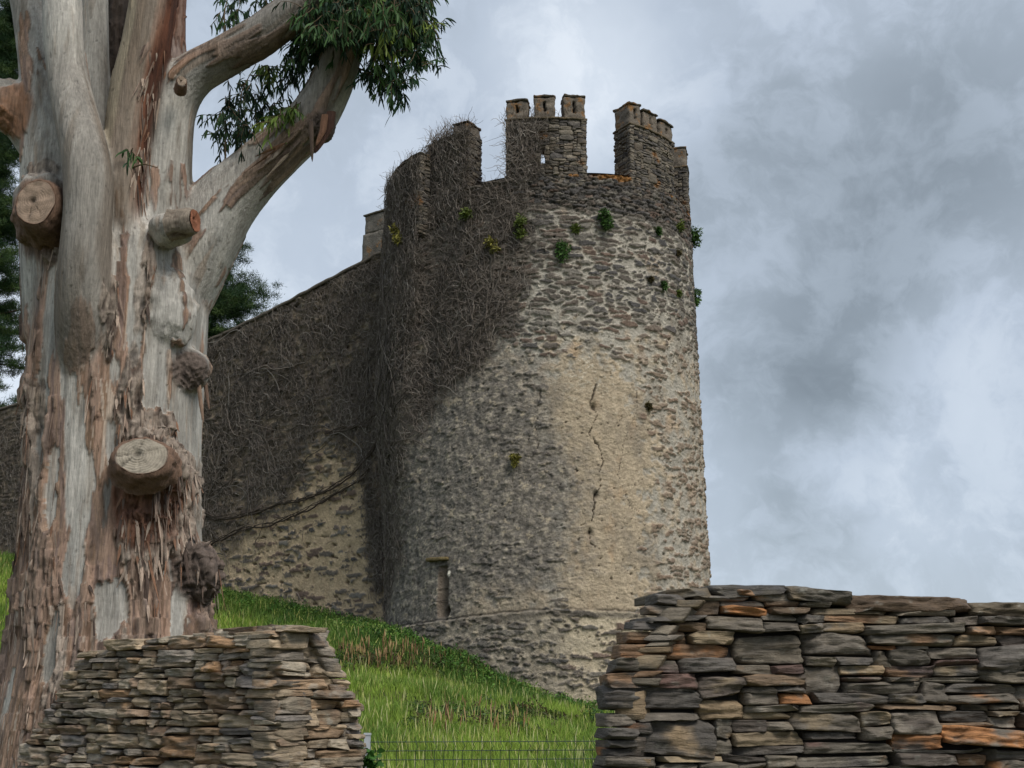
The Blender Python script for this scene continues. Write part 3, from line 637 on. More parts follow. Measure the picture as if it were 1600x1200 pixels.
def w_ok(s, z, rg):
    n = fbm(s * .9, z * .9, 0 * s, 3, 202); return (rg.random(len(s)) < (1 - .90 * wall_bare(s, z)) * (.3 + .7 * ss(fbm(s * 1.3, z * 1.3, 0 * s, 4, 206), -.35, .25))) & (z < wtop(s) - .1) & (s > -.3)
zt0 = AZ(620, 960)[1]
tp = lambda a, z, o: tpos(a / R0, z, o)
def t_start(n, rg): return rg.uniform(-8.2, .2, n), zt0 + (16.3 - zt0) * rg.random(n) ** .8
def w_start(n, rg): return 26 * rg.random(n) ** 1.5 - .3, rg.uniform(4.2, 15.6, n)
iv1 = thing('dead_ivy', 'leafless brown ivy clinging to the left side of the round tower', 'ivy', tuple(tp(np.array(-4.), np.array(9.), 0)))
v, f, c = ivy_walk(34000, t_start, tp, t_ok, 301); keep(mesh('ivy_twigs', v, f, M_ivy, col=c), iv1)
v, f, c = ivy_walk(170, lambda n, rg: (rg.uniform(-7, -1.5, n), rg.uniform(7, 13, n)), tp, t_ok, 302, m=22, step=(.1, .2), r=(.012, .028), up=.5, off=(.03, .08), curl=.16); keep(mesh('ivy_stem', v, f, M_ivy, col=c), iv1)
# over the battlement blocks and sticking out above them
def bm(R, th0, th1, zlo, zhi, n, seed):
    rg = np.random.default_rng(seed); st = lambda n_, r_: (r_.uniform(th0 * R, th1 * R, n_), r_.uniform(zlo, zhi, n_))
    return ivy_walk(n, st, lambda a, z, o: tpos_R(a / R, z, R, o), lambda a, z, r_: z < zhi + .12, seed, off=(.0, .12), step=(.04, .12))
def tpos_R(a, z, R, off): r = R + off; return np.stack([TC[0] + RT[0] * np.sin(a) * r + D2[0] * np.cos(a) * r, TC[1] + RT[1] * np.sin(a) * r + D2[1] * np.cos(a) * r, z], -1)
aM2 = (tz(606, 300, 5.0)[0], tz(655, 300, 5.0)[0]); aM3 = (tz(668, 250)[0], tz(730, 250)[0]); aM4 = (tz(790, 230)[0], tz(842, 230)[0])
zM2 = tz(630, 262, 5.0)[1]; zM3 = tz(700, 214)[1]; zM4 = tz(815, 184)[1]
bmv = [bm(5.0, *aM2, zM2 - 5, zM2, 2600, 311), bm(4.5, *aM3, zM3 - 2.6, zM3, 1700, 312), bm(4.5, *aM4, zM4 - 2, zM4 - .15, 600, 313)]
v, f, c = merge(bmv); keep(mesh('ivy_twigs', v, f, M_ivy, col=c), iv1)
def sprays(cent, n, seed, L=.6, spread=.5, dirz=1.0):
    rg = np.random.default_rng(seed); c0 = cent[rg.integers(0, len(cent), n)]; P = [c0 + rg.normal(0, .08, (n, 3))]; d = rand_unit(n, rg) * spread + np.array([0, 0, dirz]); d = norm(d)
    for i in range(6): d = norm(d + rg.normal(0, .3, (n, 3))); P.append(P[-1] + d * (L / 6 * rg.uniform(.5, 1.3, (n, 1))))
    P = np.stack(P, 1); V, Q = tubes(P, rg.uniform(.004, .010, n)[:, None] * np.linspace(1, .5, 7)[None], 3); return V, Q, np.repeat(C(112, 98, 84)[None] * rg.uniform(.6, 1.2, (n, 1)), 21, 0)
def tops(th, z, R): th = np.linspace(th[0], th[1], 14); return tpos_R(th, z + 0 * th, R, -.15)
ctr = np.concatenate([tops(aM2, zM2, 5.0), tops(aM2, zM2 - .1, 4.6)]); sp = [sprays(ctr, 220, 321, .55), sprays(tops(aM3, zM3 + .1, 4.5), 160, 322, .55), sprays(tops((aM4[0], aM4[1]), zM4, 4.5), 60, 323, .5), sprays(tops((aM4[1], tz(917, 230)[0]), zM4, 4.5), 24, 325, .45),
      sprays(tpos_R(np.full(8, tz(597, 300, 5.1)[0]), np.linspace(zM2 - 2.5, zM2, 8), 5.0, 0), 80, 324, .4, 1.2, .4)]
v, f, c = merge(sp); keep(mesh('dry_sprays', v, f, M_ivy, col=c), iv1)
iv2 = thing('dead_ivy', 'thick mat of bare ivy stems covering the curtain wall beside the tower', 'ivy', tuple(wpos(np.array(6.), np.array(9.), 0)))
v, f, c = ivy_walk(50000, w_start, wpos, w_ok, 331, step=(.04, .13)); keep(mesh('ivy_twigs', v, f, M_ivy, col=c), iv2)
v, f, c = ivy_walk(300, lambda n, rg: (rg.uniform(0, 13, n), rg.uniform(6, 14, n)), wpos, w_ok, 332, m=24, step=(.1, .2), r=(.012, .028), up=.7, off=(.04, .09), curl=.2); keep(mesh('ivy_stem', v, f, M_ivy, col=c), iv2)
# two long bare stems crossing the lower wall
for k, pts in enumerate(([(312, 800), (340, 812), (390, 805), (440, 790), (470, 785), (520, 765), (555, 742), (585, 705), (597, 680)], [(312, 870), (335, 850), (380, 828), (430, 820), (480, 800), (530, 772), (560, 755), (580, 735)],
                         [(510, 680), (540, 672), (575, 665), (592, 650), (600, 640)])):
    q = np.array([wz(*p) for p in pts]); t = np.linspace(0, len(q) - 1, 60); s_ = np.interp(t, range(len(q)), q[:, 0]); z_ = np.interp(t, range(len(q)), q[:, 1])
    for rep in range(3):
        pz = z_ + .05 * pn(s_ * 2, s_ * 0, s_ * 0, 5 + rep + k * 3) + rep * .04; pz = pz + .10 * fbm(s_ * 3, 0 * s_, 0 * s_, 3, 8 + rep + k); V, Q = tubes(wpos(s_, pz, .07 + .02 * rep)[None], np.linspace(.035, .02, 60)[None] / (1 + rep * .7), 6)
        keep(mesh('ivy_stem', V, Q, M_ivy, col=np.ones((len(V), 1)) * C(74, 64, 56)[None]), iv2)

# ------------------------------------------------------------------ small green plants growing out of the tower
def leaves(P, D, L, Wd, rg, droop=.5, seg=3):
    """long curved leaves: P base, D direction, L length, Wd width -> tri-free quad strips"""
    n = len(P); side = norm(np.cross(D, rand_unit(n, rg))); d = D.copy(); pts = [P]; 
    for i in range(seg): pts.append(pts[-1] + d * (L / seg)[:, None]); d = norm(d + np.array([0, 0, -droop / seg]))
    pts = np.stack(pts, 1); prof = np.sin(np.linspace(.12, .97, seg + 1) * math.pi) ** .7; w = Wd[:, None] * prof[None] / 2
    V = np.stack([pts - side[:, None] * w[..., None], pts + side[:, None] * w[..., None]], 2).reshape(n, -1, 3)
    b = (np.arange(n) * (seg + 1) * 2)[:, None]; r = (np.arange(seg) * 2)[None]; Q = np.stack([b + r, b + r + 1, b + r + 3, b + r + 2], -1).reshape(-1, 4)
    return V.reshape(-1, 3), Q, (seg + 1) * 2
plants = [(945, 345, .27, 'dark green bushy plant high on the tower below the gap in the battlement', 0), (880, 388, .30, 'trailing green plant on the tower, longest of the tufts', 0), (813, 350, .28, 'olive green plant at the edge of the ivy on the tower', 1),
          (898, 355, .17, 'small light green plant between two darker tufts on the tower', 1), (730, 335, .3, 'green plant half buried in dead ivy near the tower rim', 1), (650, 370, .3, 'yellowish plant in dead ivy below the left merlon', 2), (770, 385, .22, 'yellow green tuft in ivy left of the bare masonry', 2),
          (1083, 372, .36, 'large dark plant on the right edge of the tower below the rim', 0), (1086, 462, .22, 'dark tuft hanging on the right edge of the tower lower down', 0), (1060, 352, .17, 'green tuft just under the lichen on the right of the rim', 1),
          (1036, 445, .12, 'tiny green rosette on bare stones near the right of the tower', 0), (1028, 363, .11, 'tiny dark tuft under the second solid merlon', 0), (1060, 458, .11, 'tiny tuft between the green rosette and the tower edge', 1), (1015, 435, .09, 'tiny brown tuft left of the green rosette', 3), (806, 718, .16, 'faded olive tuft on the grey weathered render of the tower', 2), (1012, 632, .12, 'dark little tuft on the beige render right of the long crack', 3), (1058, 395, .12, 'brown green tuft right of the bare upper stones', 3)]
PC = [(C(84, 112, 58), C(52, 78, 40)), (C(114, 124, 62), C(76, 92, 46)), (C(140, 132, 66), C(100, 98, 54)), (C(108, 96, 66), C(74, 70, 48))]
for i, (px, py, r, lab, k) in enumerate(plants):
    rg = np.random.default_rng(400 + i); a, z = tz(px, py); c0 = tpos(np.array(a), np.array(z), .0); nrm = norm(tpos(np.array(a), np.array(z), 1.) - c0); n = int(560 * (r / .28) ** 1.3) + 120
    sb = rg.normal(0, .42, (6, 3)) * np.array([.8, .8, 1.25]); sb[:, 2] -= .25; U = (rand_unit(n, rg) * (rg.random((n, 1)) ** .5) * .7 + sb[rg.choice(6, n, p=[.3, .2, .2, .12, .1, .08])]) * r; U = U + nrm * (np.abs(U @ nrm)[:, None]) * .3; D = norm(nrm * .6 + rand_unit(n, rg) * .8)
    V, Q, kk = leaves(c0 + U * .8, D, rg.uniform(.05, .13, n), rg.uniform(.025, .05, n), rg, .9, 2); cc = lerp(PC[k][0][None], PC[k][1][None], rg.random((n, 1))[:, 0]) if False else PC[k][0][None] * (1 - rg.random((n, 1))) + PC[k][1][None] * rg.random((n, 1))
    o = mesh('wall_plant', V - c0, Q, M_leaf, col=np.repeat(cc, kk, 0)); o.location = c0; tag(o, lab, 'plant', 'plants rooted in the tower masonry')

# ------------------------------------------------------------------ dry stone walls
class Face:
    def __init__(s, A, B, b, z0=1.26):
        s.A = np.array(A[:2], float); s.t = np.array(B[:2]) - s.A; s.t /= np.linalg.norm(s.t); s.n = np.array([s.t[1], -s.t[0]]); s.b = b; s.z0 = z0
    def pos(s, u, v, w):
        k = w - s.b * (v - s.z0); return np.stack([s.A[0] + s.t[0] * u + s.n[0] * k, s.A[1] + s.t[1] * u + s.n[1] * k, v + 0 * u], -1)
    def uv(s, px, py):
        d = raydir(px, py); e = EYE; den = s.n @ d[:2] + s.b * d[2]; t = (s.n @ (s.A - e[:2]) - s.b * (e[2] - s.z0)) / den; p = e + d * t; return float((p[:2] - s.A) @ s.t), float(p[2])
def fn(pts, byv=False):
    q = sorted([(p[1], p[0]) if byv else (p[0], p[1]) for p in pts]); x = [p[0] for p in q]; y = [p[1] for p in q]; return lambda t: float(np.interp(t, x, y))
def drystone(face, uL, uR, top, v0, seed, wr, hr, pal, pr, depth, vis, lich, big=.06, proud=.016, seg=(22, 6, 9)):
    rg = np.random.default_rng(seed); B = []
    for x0, x1, y0, y1 in pack(uL, uR, top, v0, rg, wr, hr, big=big): 
        g = .003; w1 = rg.normal() * proud + .012; B.append((x0 + g - .004, x1 - g + .004, y0 + .0015, y1 - .001, -depth * rg.uniform(.7, 1), w1))
    B = np.array(B); m = vis(B); out = []
    for sel, sg_ in ((m, seg), (~m, (8, 3, 4))):
        if sel.sum():
            P, Q = stones(B[sel], seed + len(out), sg_, lam=1.3, jit=.17); c = paint(P, pal, pr, rg, seed + 5, lich); out.append((face.pos(P[..., 0], P[..., 1], P[..., 2]).reshape(-1, 3), Q, c.reshape(-1, 3)))
    return merge(out), B
def prism(poly, face, w0, w1):
    """polygon (u,v) extruded between w0 and w1"""
    q = np.array(poly); n = len(q); V = np.concatenate([face.pos(q[:, 0], q[:, 1], np.full(n, w1)), face.pos(q[:, 0], q[:, 1], np.full(n, w0))])
    F = [[i, (i + 1) % n, n + (i + 1) % n, n + i] for i in range(n)]; c = len(V); V = np.concatenate([V, V[:n].mean(0)[None], V[n:].mean(0)[None]])
    T = [[i, (i + 1) % n, c] for i in range(n)] + [[n + (i + 1) % n, n + i, c + 1] for i in range(n)]; return V, F, T
# right wall
FR = Face(at(950, 1200, 6.0), at(1600, 1200, 6.45), .07)
eL = [FR.uv(*p) for p in [(948, 1200), (950, 1100), (956, 1066), (975, 1015), (1003, 975), (1035, 940), (1052, 922)]]; uLf = fn(eL + [(eL[0][0] - .1, 0.)], True)
tpR = [FR.uv(*p) for p in [(1045, 921), (1130, 912), (1230, 914), (1335, 925), (1600, 942)]]; tpR += [(tpR[-1][0] + 3, tpR[-1][1] + .02)]; topf = fn(tpR); UE = tpR[-2][0] + 2.2
right = thing('dry_stone_wall', 'dark slate dry stone wall with long flat coping slabs rising in front of the tower', 'wall', (*FR.pos(np.array(1.5), np.array(0.), np.array(-.3))[:2], 0))
CAPH = .075
(v, f, c), BR = drystone(FR, uLf, lambda v_: UE, lambda u: topf(u) - (CAPH if u > FR.uv(1210, 920)[0] else .045) + .01 * math.sin(u * 9), 0.0, 501, (.15, .60), (.030, .098), PAL_R, PR, .22, lambda B: (B[:, 3] > 1.15) & (B[:, 0] < UE - 1.9), .35, big=.07)
keep(mesh('stonework', v, f, M_slate, col=c), right)
rg = np.random.default_rng(77); cp = []; cpts = [1040, 1112, 1228, 1330, 1520, 1640]; cB = []
for i in range(len(cpts) - 1):
    u0, u1 = FR.uv(cpts[i], 915)[0], FR.uv(cpts[i + 1], 925)[0]; t = topf((u0 + u1) / 2); cB.append((u0, u1 + .01, t - (CAPH if cpts[i] > 1200 else .05), t - .002, -.5, .02 + .01 * rg.normal()))
u = cB[-1][1]
while u < UE: w = rg.uniform(.3, .6); cB.append((u, u + w, topf(u) - CAPH, topf(u + w / 2), -.5, .02)); u += w
P, Q = stones(np.array(cB), 505, (34, 12, 8), lam=1.3, jit=.10, rough=1.1); sl_ = [(topf(b[1]) - topf(b[0])) / (b[1] - b[0]) for b in cB]
for i, b in enumerate(cB): P[i, :, 1] += (P[i, :, 0] - (b[0] + b[1]) / 2) * sl_[i]
c = paint(P, np.array([C(92, 86, 76), C(102, 84, 66), C(80, 76, 72), C(104, 92, 74)]), np.full(4, .25), rg, 506, .5); P = FR.pos(P[..., 0], P[..., 1], P[..., 2])
nV = P.shape[1]; F1 = Q[:len(Q) // len(cB)]
for i in range(len(cB)):
    if i < 7: keep(mesh('coping_slab', P[i], F1, M_slate, col=c[i]), right)
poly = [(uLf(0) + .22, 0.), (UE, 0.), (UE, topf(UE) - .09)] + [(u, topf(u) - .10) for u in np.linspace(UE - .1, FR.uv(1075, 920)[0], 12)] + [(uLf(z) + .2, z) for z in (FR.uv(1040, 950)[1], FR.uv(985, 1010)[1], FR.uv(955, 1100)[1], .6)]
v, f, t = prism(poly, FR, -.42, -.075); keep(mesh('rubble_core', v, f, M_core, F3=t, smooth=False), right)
# its end face, seen from the gap
fc_ = FR.pos(np.array(uLf(1.3) + .05), np.array(1.26), np.array(-.03))[:2]; FE = Face(fc_ + np.array([.16, .5]), fc_, .0)
lean = lambda z: uLf(z) - uLf(1.3)
(v, f, c), _ = drystone(FE, lambda v_: 0, lambda v_: .5, lambda u: topf(FR.uv(1060, 920)[0]) - .06, 0.0, 511, (.12, .4), (.03, .1), PAL_R, PR, .16, lambda B: B[:, 3] < -9, .3)
dz_ = np.array([lean(z) for z in np.linspace(0, 2.4, 60)]); sh = np.interp(v[:, 2], np.linspace(0, 2.4, 60), dz_); v[:, 0] += FR.t[0] * sh; v[:, 1] += FR.t[1] * sh
keep(mesh('end_stonework', v, f, M_slate, col=c), right)

# left wall stub
Cc_ = at(432, 1200, 6.6)
FL = Face(at(38, 1200, 7.9), Cc_, .05); FG = Face(Cc_, at(570, 1200, 7.02), .10)
LL = [FL.uv(*p) for p in [(26, 1200), (40, 1165), (75, 1110), (105, 1060), (131, 1018)]]; uLl = fn(LL + [(LL[0][0] - .25, 0.)], True)
tL = [FL.uv(*p) for p in [(128, 1020), (180, 1008), (240, 998), (292, 988), (352, 984), (385, 980), (460, 976)]]; tLf = fn(tL); LC = FL.uv(432, 1200)[0]
GR_ = [FG.uv(*p) for p in [(569, 1200), (566, 1140), (559, 1110), (540, 1065), (512, 1012), (495, 992)]]; uGr = fn(GR_ + [(GR_[0][0] + .04, 0.)], True); tGf = fn([FG.uv(430, 982), FG.uv(487, 988), FG.uv(560, 990)])
left = thing('dry_stone_wall', 'short tan dry stone wall stub with ragged sloping ends at the foot of the eucalyptus', 'wall', (*Cc_[:2], 0))
(v, f, c), BL = drystone(FL, uLl, lambda v_: LC + .01 - .02 * (v_ - 1.26), lambda u: tLf(u) - .02, 0.0, 521, (.09, .36), (.030, .072), PAL_L, PL, .2, lambda B: B[:, 3] > 1.15, .5, big=.05, proud=.012)
k1 = (v, f, c)
(v, f, c), BG = drystone(FG, lambda v_: -.03, uGr, lambda u: tGf(u) - .02, 0.0, 531, (.10, .36), (.025, .07), PAL_L, PL, .2, lambda B: B[:, 3] > 1.15, .5, big=.10, proud=.02)
k2 = (v, f, c); v, f, c = merge([k1, k2]); keep(mesh('stonework', v, f, M_slate, col=c), left)
# corner and top stones
def topstones(face, topfn, u0, u1, rgs, wr, h, dep, n_rows=1):
    rg = np.random.default_rng(rgs); B = []; u = u0
    while u < u1: w = rg.uniform(*wr); w = min(w, u1 - u + .04); t = topfn(u + w / 2); B.append((u, u + w, t - h * rg.uniform(.6, 1.0), t + rg.normal() * .004, -dep, .01 + rg.normal() * .012)); u += w
    P, Q = stones(np.array(B), rgs, (22, 14, 7), lam=1.2, jit=.14); c = paint(P, PAL_L, PL, rg, rgs, .9); return face.pos(P[..., 0], P[..., 1], P[..., 2]).reshape(-1, 3), Q, c.reshape(-1, 3)
k = [topstones(FL, tLf, LL[-1][0] - .02, LC + .02, 541, (.12, .3), .045, .2), topstones(FG, tGf, -.02, GR_[-1][0] - .04, 542, (.14, .2), .05, .3)]
rb = []
for i in range(2):
    w0 = -.12 - i * .13; f2_ = Face(FL.pos(np.array(0.), np.array(1.26), np.array(w0))[:2], FL.pos(np.array(1.), np.array(1.26), np.array(w0))[:2], .05); rb.append(topstones(f2_, lambda u: tLf(u) - .005, LL[-1][0], LC - .08 - .06 * i, 550 + i, (.12, .3), .05, .14))
v, f, c = merge(k + rb); keep(mesh('top_stones', v, f, M_slate, col=c), left)
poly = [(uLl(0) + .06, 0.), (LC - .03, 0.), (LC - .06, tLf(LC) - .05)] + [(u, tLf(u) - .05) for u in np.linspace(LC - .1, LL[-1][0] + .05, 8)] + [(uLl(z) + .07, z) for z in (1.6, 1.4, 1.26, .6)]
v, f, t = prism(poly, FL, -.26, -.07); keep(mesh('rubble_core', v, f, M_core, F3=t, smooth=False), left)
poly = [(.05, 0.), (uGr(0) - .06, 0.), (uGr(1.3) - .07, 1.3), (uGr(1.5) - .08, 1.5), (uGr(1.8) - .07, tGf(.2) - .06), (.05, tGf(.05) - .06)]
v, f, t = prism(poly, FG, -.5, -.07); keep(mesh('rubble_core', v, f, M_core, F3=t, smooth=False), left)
# back and far ends of the stub so it reads as solid from the side
FB = Face(FG.pos(np.array(uGr(1.3)), np.array(1.26), np.array(-.02))[:2], FG.pos(np.array(uGr(1.3)), np.array(1.26), np.array(-.7))[:2], .0)
(v, f, c), _ = drystone(FB, lambda v_: 0, lambda v_: .65, lambda u: tGf(.3) - .03, 0.0, 561, (.1, .36), (.03, .08), PAL_L, PL, .14, lambda B: B[:, 3] < -9, .4)
sh = np.array([uGr(z) - uGr(1.3) for z in np.linspace(0, 2.4, 60)]); sh = np.interp(v[:, 2], np.linspace(0, 2.4, 60), sh); v[:, 0] += FG.t[0] * sh; v[:, 1] += FG.t[1] * sh
keep(mesh('end_stonework', v, f, M_slate, col=c), left)

# ------------------------------------------------------------------ wire mesh fence in the gap
fa = at(574, 1154, 7.7); fb = at(1010, 1172, 7.9); fence = thing('wire_fence', 'low green wire mesh fence panel on a steel post between the two dry stone walls', 'fence', (fa[0], fa[1], 0))
pd = np.array([fb[0] - fa[0], fb[1] - fa[1]]); PLn = np.linalg.norm(pd); pd /= PLn; zf = fa[2] - .01
def fpt(u, z, o=0.0): return np.stack([fa[0] + pd[0] * u - pd[1] * o * -1, fa[1] + pd[1] * u - pd[0] * o, z + 0 * u], -1)
w_ = .017; T, F = template(1, 1, 4); pv = T * np.array([w_, w_ * 1.2, (zf + .03) / 2]) + np.array([fa[0], fa[1], (zf + .03) / 2]); keep(mesh('post', pv, F, M_metal, smooth=False), fence)
T, F = template(1, 1, 1); keep(mesh('post_cap', T * np.array([w_ + .003, w_ * 1.2 + .003, .006]) + np.array([fa[0], fa[1], zf + .035]), F, M_metal, smooth=False), fence)
lev = [zf - .01, zf - .06, zf - .11, zf - .31, zf - .36, zf - .56, zf - .61, zf - .81, zf - .86, zf - 1.06, zf - 1.25]
uu = np.linspace(.01, PLn, 40); W1 = [fpt(uu, np.full(40, z - .012 * 0)) for z in lev]; V1, Q1 = tubes(np.stack(W1), np.full((len(W1), 40), .0023), 4)
uv_ = np.arange(.06, PLn, .055); zz = np.array([zf + .02, zf - .01, zf - .035, zf - .06, zf - .11, zf - .3, zf - .34, zf - .36, zf - .6, zf - .86, zf - 1.25]); oo = np.array([0, 0, .03, 0, 0, 0, .03, 0, 0, 0, 0]); xx = np.array([0, 0, .012, 0, 0, 0, .012, 0, 0, 0, 0])
W2 = [fpt(u + xx, zz, oo) for u in uv_]; V2, Q2 = tubes(np.stack(W2), np.full((len(W2), len(zz)), .0017), 4)
keep(mesh('wire_mesh', np.concatenate([V1, V2]), np.concatenate([Q1, Q2 + len(V1)]), M_wire), fence)
# bramble at the post foot
rg = np.random.default_rng(9); bc = at(574, 1200, 7.55); n = 140; U = rand_unit(n, rg) * np.array([.09, .06, .12]) * rg.random((n, 1)) ** .4
V, Q, kk = leaves(U, norm(rand_unit(n, rg) + np.array([0, -.4, .5])), rg.uniform(.03, .06, n), rg.uniform(.02, .035, n), rg, .8, 3)
st = sprays(np.array([[0, 0, -bc[2] * .85]]), 9, 91, bc[2] * .85, .05); V = np.concatenate([V, st[0]]); cB_ = np.concatenate([np.repeat(C(62, 98, 44)[None] * rg.uniform(.6, 1.3, (n, 1)), kk, 0), st[2] * .7]); Q = np.concatenate([Q, st[1] + n * kk])
o = mesh('bramble', V, Q, M_leaf, col=cB_); o.location = bc; tag(o, 'small green bramble sprig at the foot of the steel fence post', 'bramble')

# ------------------------------------------------------------------ grass
def wedge(n, rg, x0, x1, y0, y1, pw=1.0):
    yy = y0 * (y1 / y0) ** (rg.random(n) ** pw); px = rg.uniform(x0, x1, n); xx = (px - 800) / FP * yy * 1.03; return xx, yy
def free(x, y, m=.0):
    p = np.stack([x, y], -1); s = (p - WJ) @ WD; w = (p - WJ) @ WN; return (np.hypot(x - TC[0], y - TC[1]) > 4.85 + m) & ~((s > -3) & (s < 36) & (w < .08 + m) & (w > -5)) & (w > -6)
def blades(x, y, h, w, col, rg, lean=.35):
    n = len(x); z = terr(x, y); b = np.stack([x, y, z - .03], -1); an = rg.random(n) * 2 * math.pi; sd = np.stack([np.cos(an), np.sin(an), 0 * an], -1) * w[:, None] / 2; la = rg.random(n) * 2 * math.pi
    ld = np.stack([np.cos(la), np.sin(la), 0 * la], -1) * (h * np.abs(rg.normal(0, lean, n)))[:, None]; up = np.array([0, 0, 1.]) * h[:, None]
    v = np.stack([b - sd, b + sd, b + up * .5 + ld * .25 - sd * .8, b + up * .5 + ld * .25 + sd * .8, b + up * .98 + ld], 1); o = (np.arange(n) * 5)[:, None]
    T = np.concatenate([o + np.array([[0, 1, 3]]), o + np.array([[0, 3, 2]]), o + np.array([[2, 3, 4]])]).reshape(-1, 3)
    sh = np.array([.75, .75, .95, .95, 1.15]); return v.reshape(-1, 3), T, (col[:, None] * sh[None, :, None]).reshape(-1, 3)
rg = np.random.default_rng(33); X1, Y1 = wedge(330000, rg, -120, 1180, 13, 62, .75); k = free(X1, Y1) ; X1, Y1 = X1[k], Y1[k]; n = len(X1)
g1 = fbm(X1 * .35, Y1 * .35, 0 * X1, 4, 3); g2 = fbm(X1 * 1.2, Y1 * 1.2, 0 * X1, 3, 4)
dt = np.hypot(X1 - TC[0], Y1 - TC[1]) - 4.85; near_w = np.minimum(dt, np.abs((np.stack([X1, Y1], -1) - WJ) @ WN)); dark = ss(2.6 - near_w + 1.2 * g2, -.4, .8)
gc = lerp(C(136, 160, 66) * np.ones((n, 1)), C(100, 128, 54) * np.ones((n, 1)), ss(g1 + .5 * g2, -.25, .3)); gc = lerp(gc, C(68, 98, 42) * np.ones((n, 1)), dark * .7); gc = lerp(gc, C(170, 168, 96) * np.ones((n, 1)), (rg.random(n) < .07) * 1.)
gc = gc * rg.uniform(.7, 1.25, (n, 1)); hh = rg.uniform(.10, .34, n) * (1 + .5 * g2) * (1 + .2 * dark)
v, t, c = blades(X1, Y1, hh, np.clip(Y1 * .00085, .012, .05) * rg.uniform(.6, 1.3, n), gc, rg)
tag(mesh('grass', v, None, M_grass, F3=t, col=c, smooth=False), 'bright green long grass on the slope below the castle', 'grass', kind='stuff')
# leafy weeds: nettles and clover at the tower foot and along the banks, as flat little leaves in mounds
def weeds(n, cx, cy, seed, colr, name, label, r=(.25, .6), h=(.2, .5), per=90, lf=(.04, .09)):
    rg = np.random.default_rng(seed); i = np.arange(n); k = free(cx, cy, .02); cx, cy = cx[k], cy[k]; n = len(cx); R_ = rg.uniform(*r, n); H = rg.uniform(*h, n); N_ = n * per; ci = np.repeat(np.arange(n), per)
    a = rg.random(N_) * 6.283; q = rg.random(N_) ** .5; x = cx[ci] + np.cos(a) * q * R_[ci]; y = cy[ci] + np.sin(a) * q * R_[ci]; z = terr(x, y) + H[ci] * (1 - q ** 2) * rg.random(N_) ** .5 + .02
    D = norm(rand_unit(N_, rg) * .8 + np.array([0, 0, .5])); V, Q, kk = leaves(np.stack([x, y, z], -1), D, rg.uniform(*lf, N_), rg.uniform(*lf, N_) * .5, rg, .8, 2)
    cc = colr[rg.choice(len(colr), n)][ci] * rg.uniform(.65, 1.3, (N_, 1)); return tag(mesh(name, V, Q, M_leaf, col=np.repeat(cc, kk, 0)), label, 'weeds', kind='stuff')
rg = np.random.default_rng(44); th = rg.uniform(-1.45, .8, 420); rr = 4.85 + np.abs(rg.normal(0, .55, 420)) + .15
wx = TC[0] + RT[0] * np.sin(th) * rr + D2[0] * np.cos(th) * rr; wy = TC[1] + RT[1] * np.sin(th) * rr + D2[1] * np.cos(th) * rr
s_ = rg.uniform(0, 16, 240); o_ = np.abs(rg.normal(0, .6, 240)) + .2; ww = wpos(s_, 0 * s_, o_)
weeds(0, np.r_[wx, ww[:, 0]], np.r_[wy, ww[:, 1]], 45, np.array([C(72, 106, 46), C(92, 128, 56), C(60, 88, 44), C(112, 134, 66)]), 'nettles', 'dark leafy weeds growing along the foot of the tower and wall', (.2, .5), (.15, .42))
def gpix(px, py):
    d = raydir(px, py); t = np.linspace(12, 45, 400); P = EYE[None] + d[None] * t[:, None]; zz = terr(P[:, 0], P[:, 1]); i = np.where(P[:, 2] < zz)[0]; return P[i[0]][:2] if len(i) else P[-1][:2]
pts1 = [gpix(px, py) for px, py in zip(rg.uniform(525, 800, 170), rg.normal(1040, 9, 170) + 0)]; pts1 = np.array([p + rg.normal(0, .15, 2) for p in pts1])
pts2 = [gpix(px, 1128 + (px - 650) * .02 + rg.normal(0, 9)) for px in rg.uniform(640, 950, 130)]; pts2 = np.array(pts2)
pp = np.r_[pts1, pts2]; weeds(0, pp[:, 0], pp[:, 1], 46, np.array([C(60, 88, 40), C(74, 92, 52), C(92, 84, 58), C(66, 72, 44)]), 'bank_weeds', 'mixed dull green and brownish weeds on the low grassy banks', (.15, .4), (.1, .35))
# seeding dock and dry stalks
def stalks(P, seed, hr, col, name, label, fat=1.0):
    rg = np.random.default_rng(seed); k = free(P[:, 0], P[:, 1]); P = P[k]; n = len(P); z = terr(P[:, 0], P[:, 1]); h = rg.uniform(*hr, n); b = np.stack([P[:, 0], P[:, 1], z], -1); t = b + np.stack([rg.normal(0, .05, n), rg.normal(0, .05, n), h], -1)
    L = np.stack([b, b * .5 + t * .5, b * .45 + t * .55, b * .2 + t * .8, t], 1); r = np.array([.004, .004, .010, .011, .003])[None] * fat * rg.uniform(.7, 1.3, (n, 1)); V, Q = tubes(L, r, 5); cc = np.repeat(col[rg.choice(len(col), n)] * rg.uniform(.7, 1.2, (n, 1)), 25, 0)
    return tag(mesh(name, V, Q, M_ivy, col=cc), label, 'weeds', kind='stuff')
d1 = np.array([gpix(px, rg.normal(1038, 11)) for px in np.r_[rg.uniform(530, 665, 100), rg.uniform(520, 720, 40)]]) + rg.normal(0, .1, (140, 2)); d2 = np.array([gpix(px, rg.normal(1142, 13)) for px in rg.uniform(670, 830, 50)])
stalks(np.r_[d1, d2], 47, (.3, .5), np.array([C(150, 118, 82), C(122, 92, 66), C(168, 140, 100), C(96, 72, 54)]), 'dry_stalks', 'reddish brown dry seed stalks standing on the banks', 1.0)
X2, Y2 = wedge(3500, rg, -60, 1000, 15, 50, 1); k = free(X2, Y2); stalks(np.stack([X2[k], Y2[k]], -1), 48, (.22, .42), np.array([C(172, 172, 104), C(140, 150, 78), C(186, 184, 130)]), 'grass_seed_heads', 'pale seed heads of the tall grass on the slope', .55)

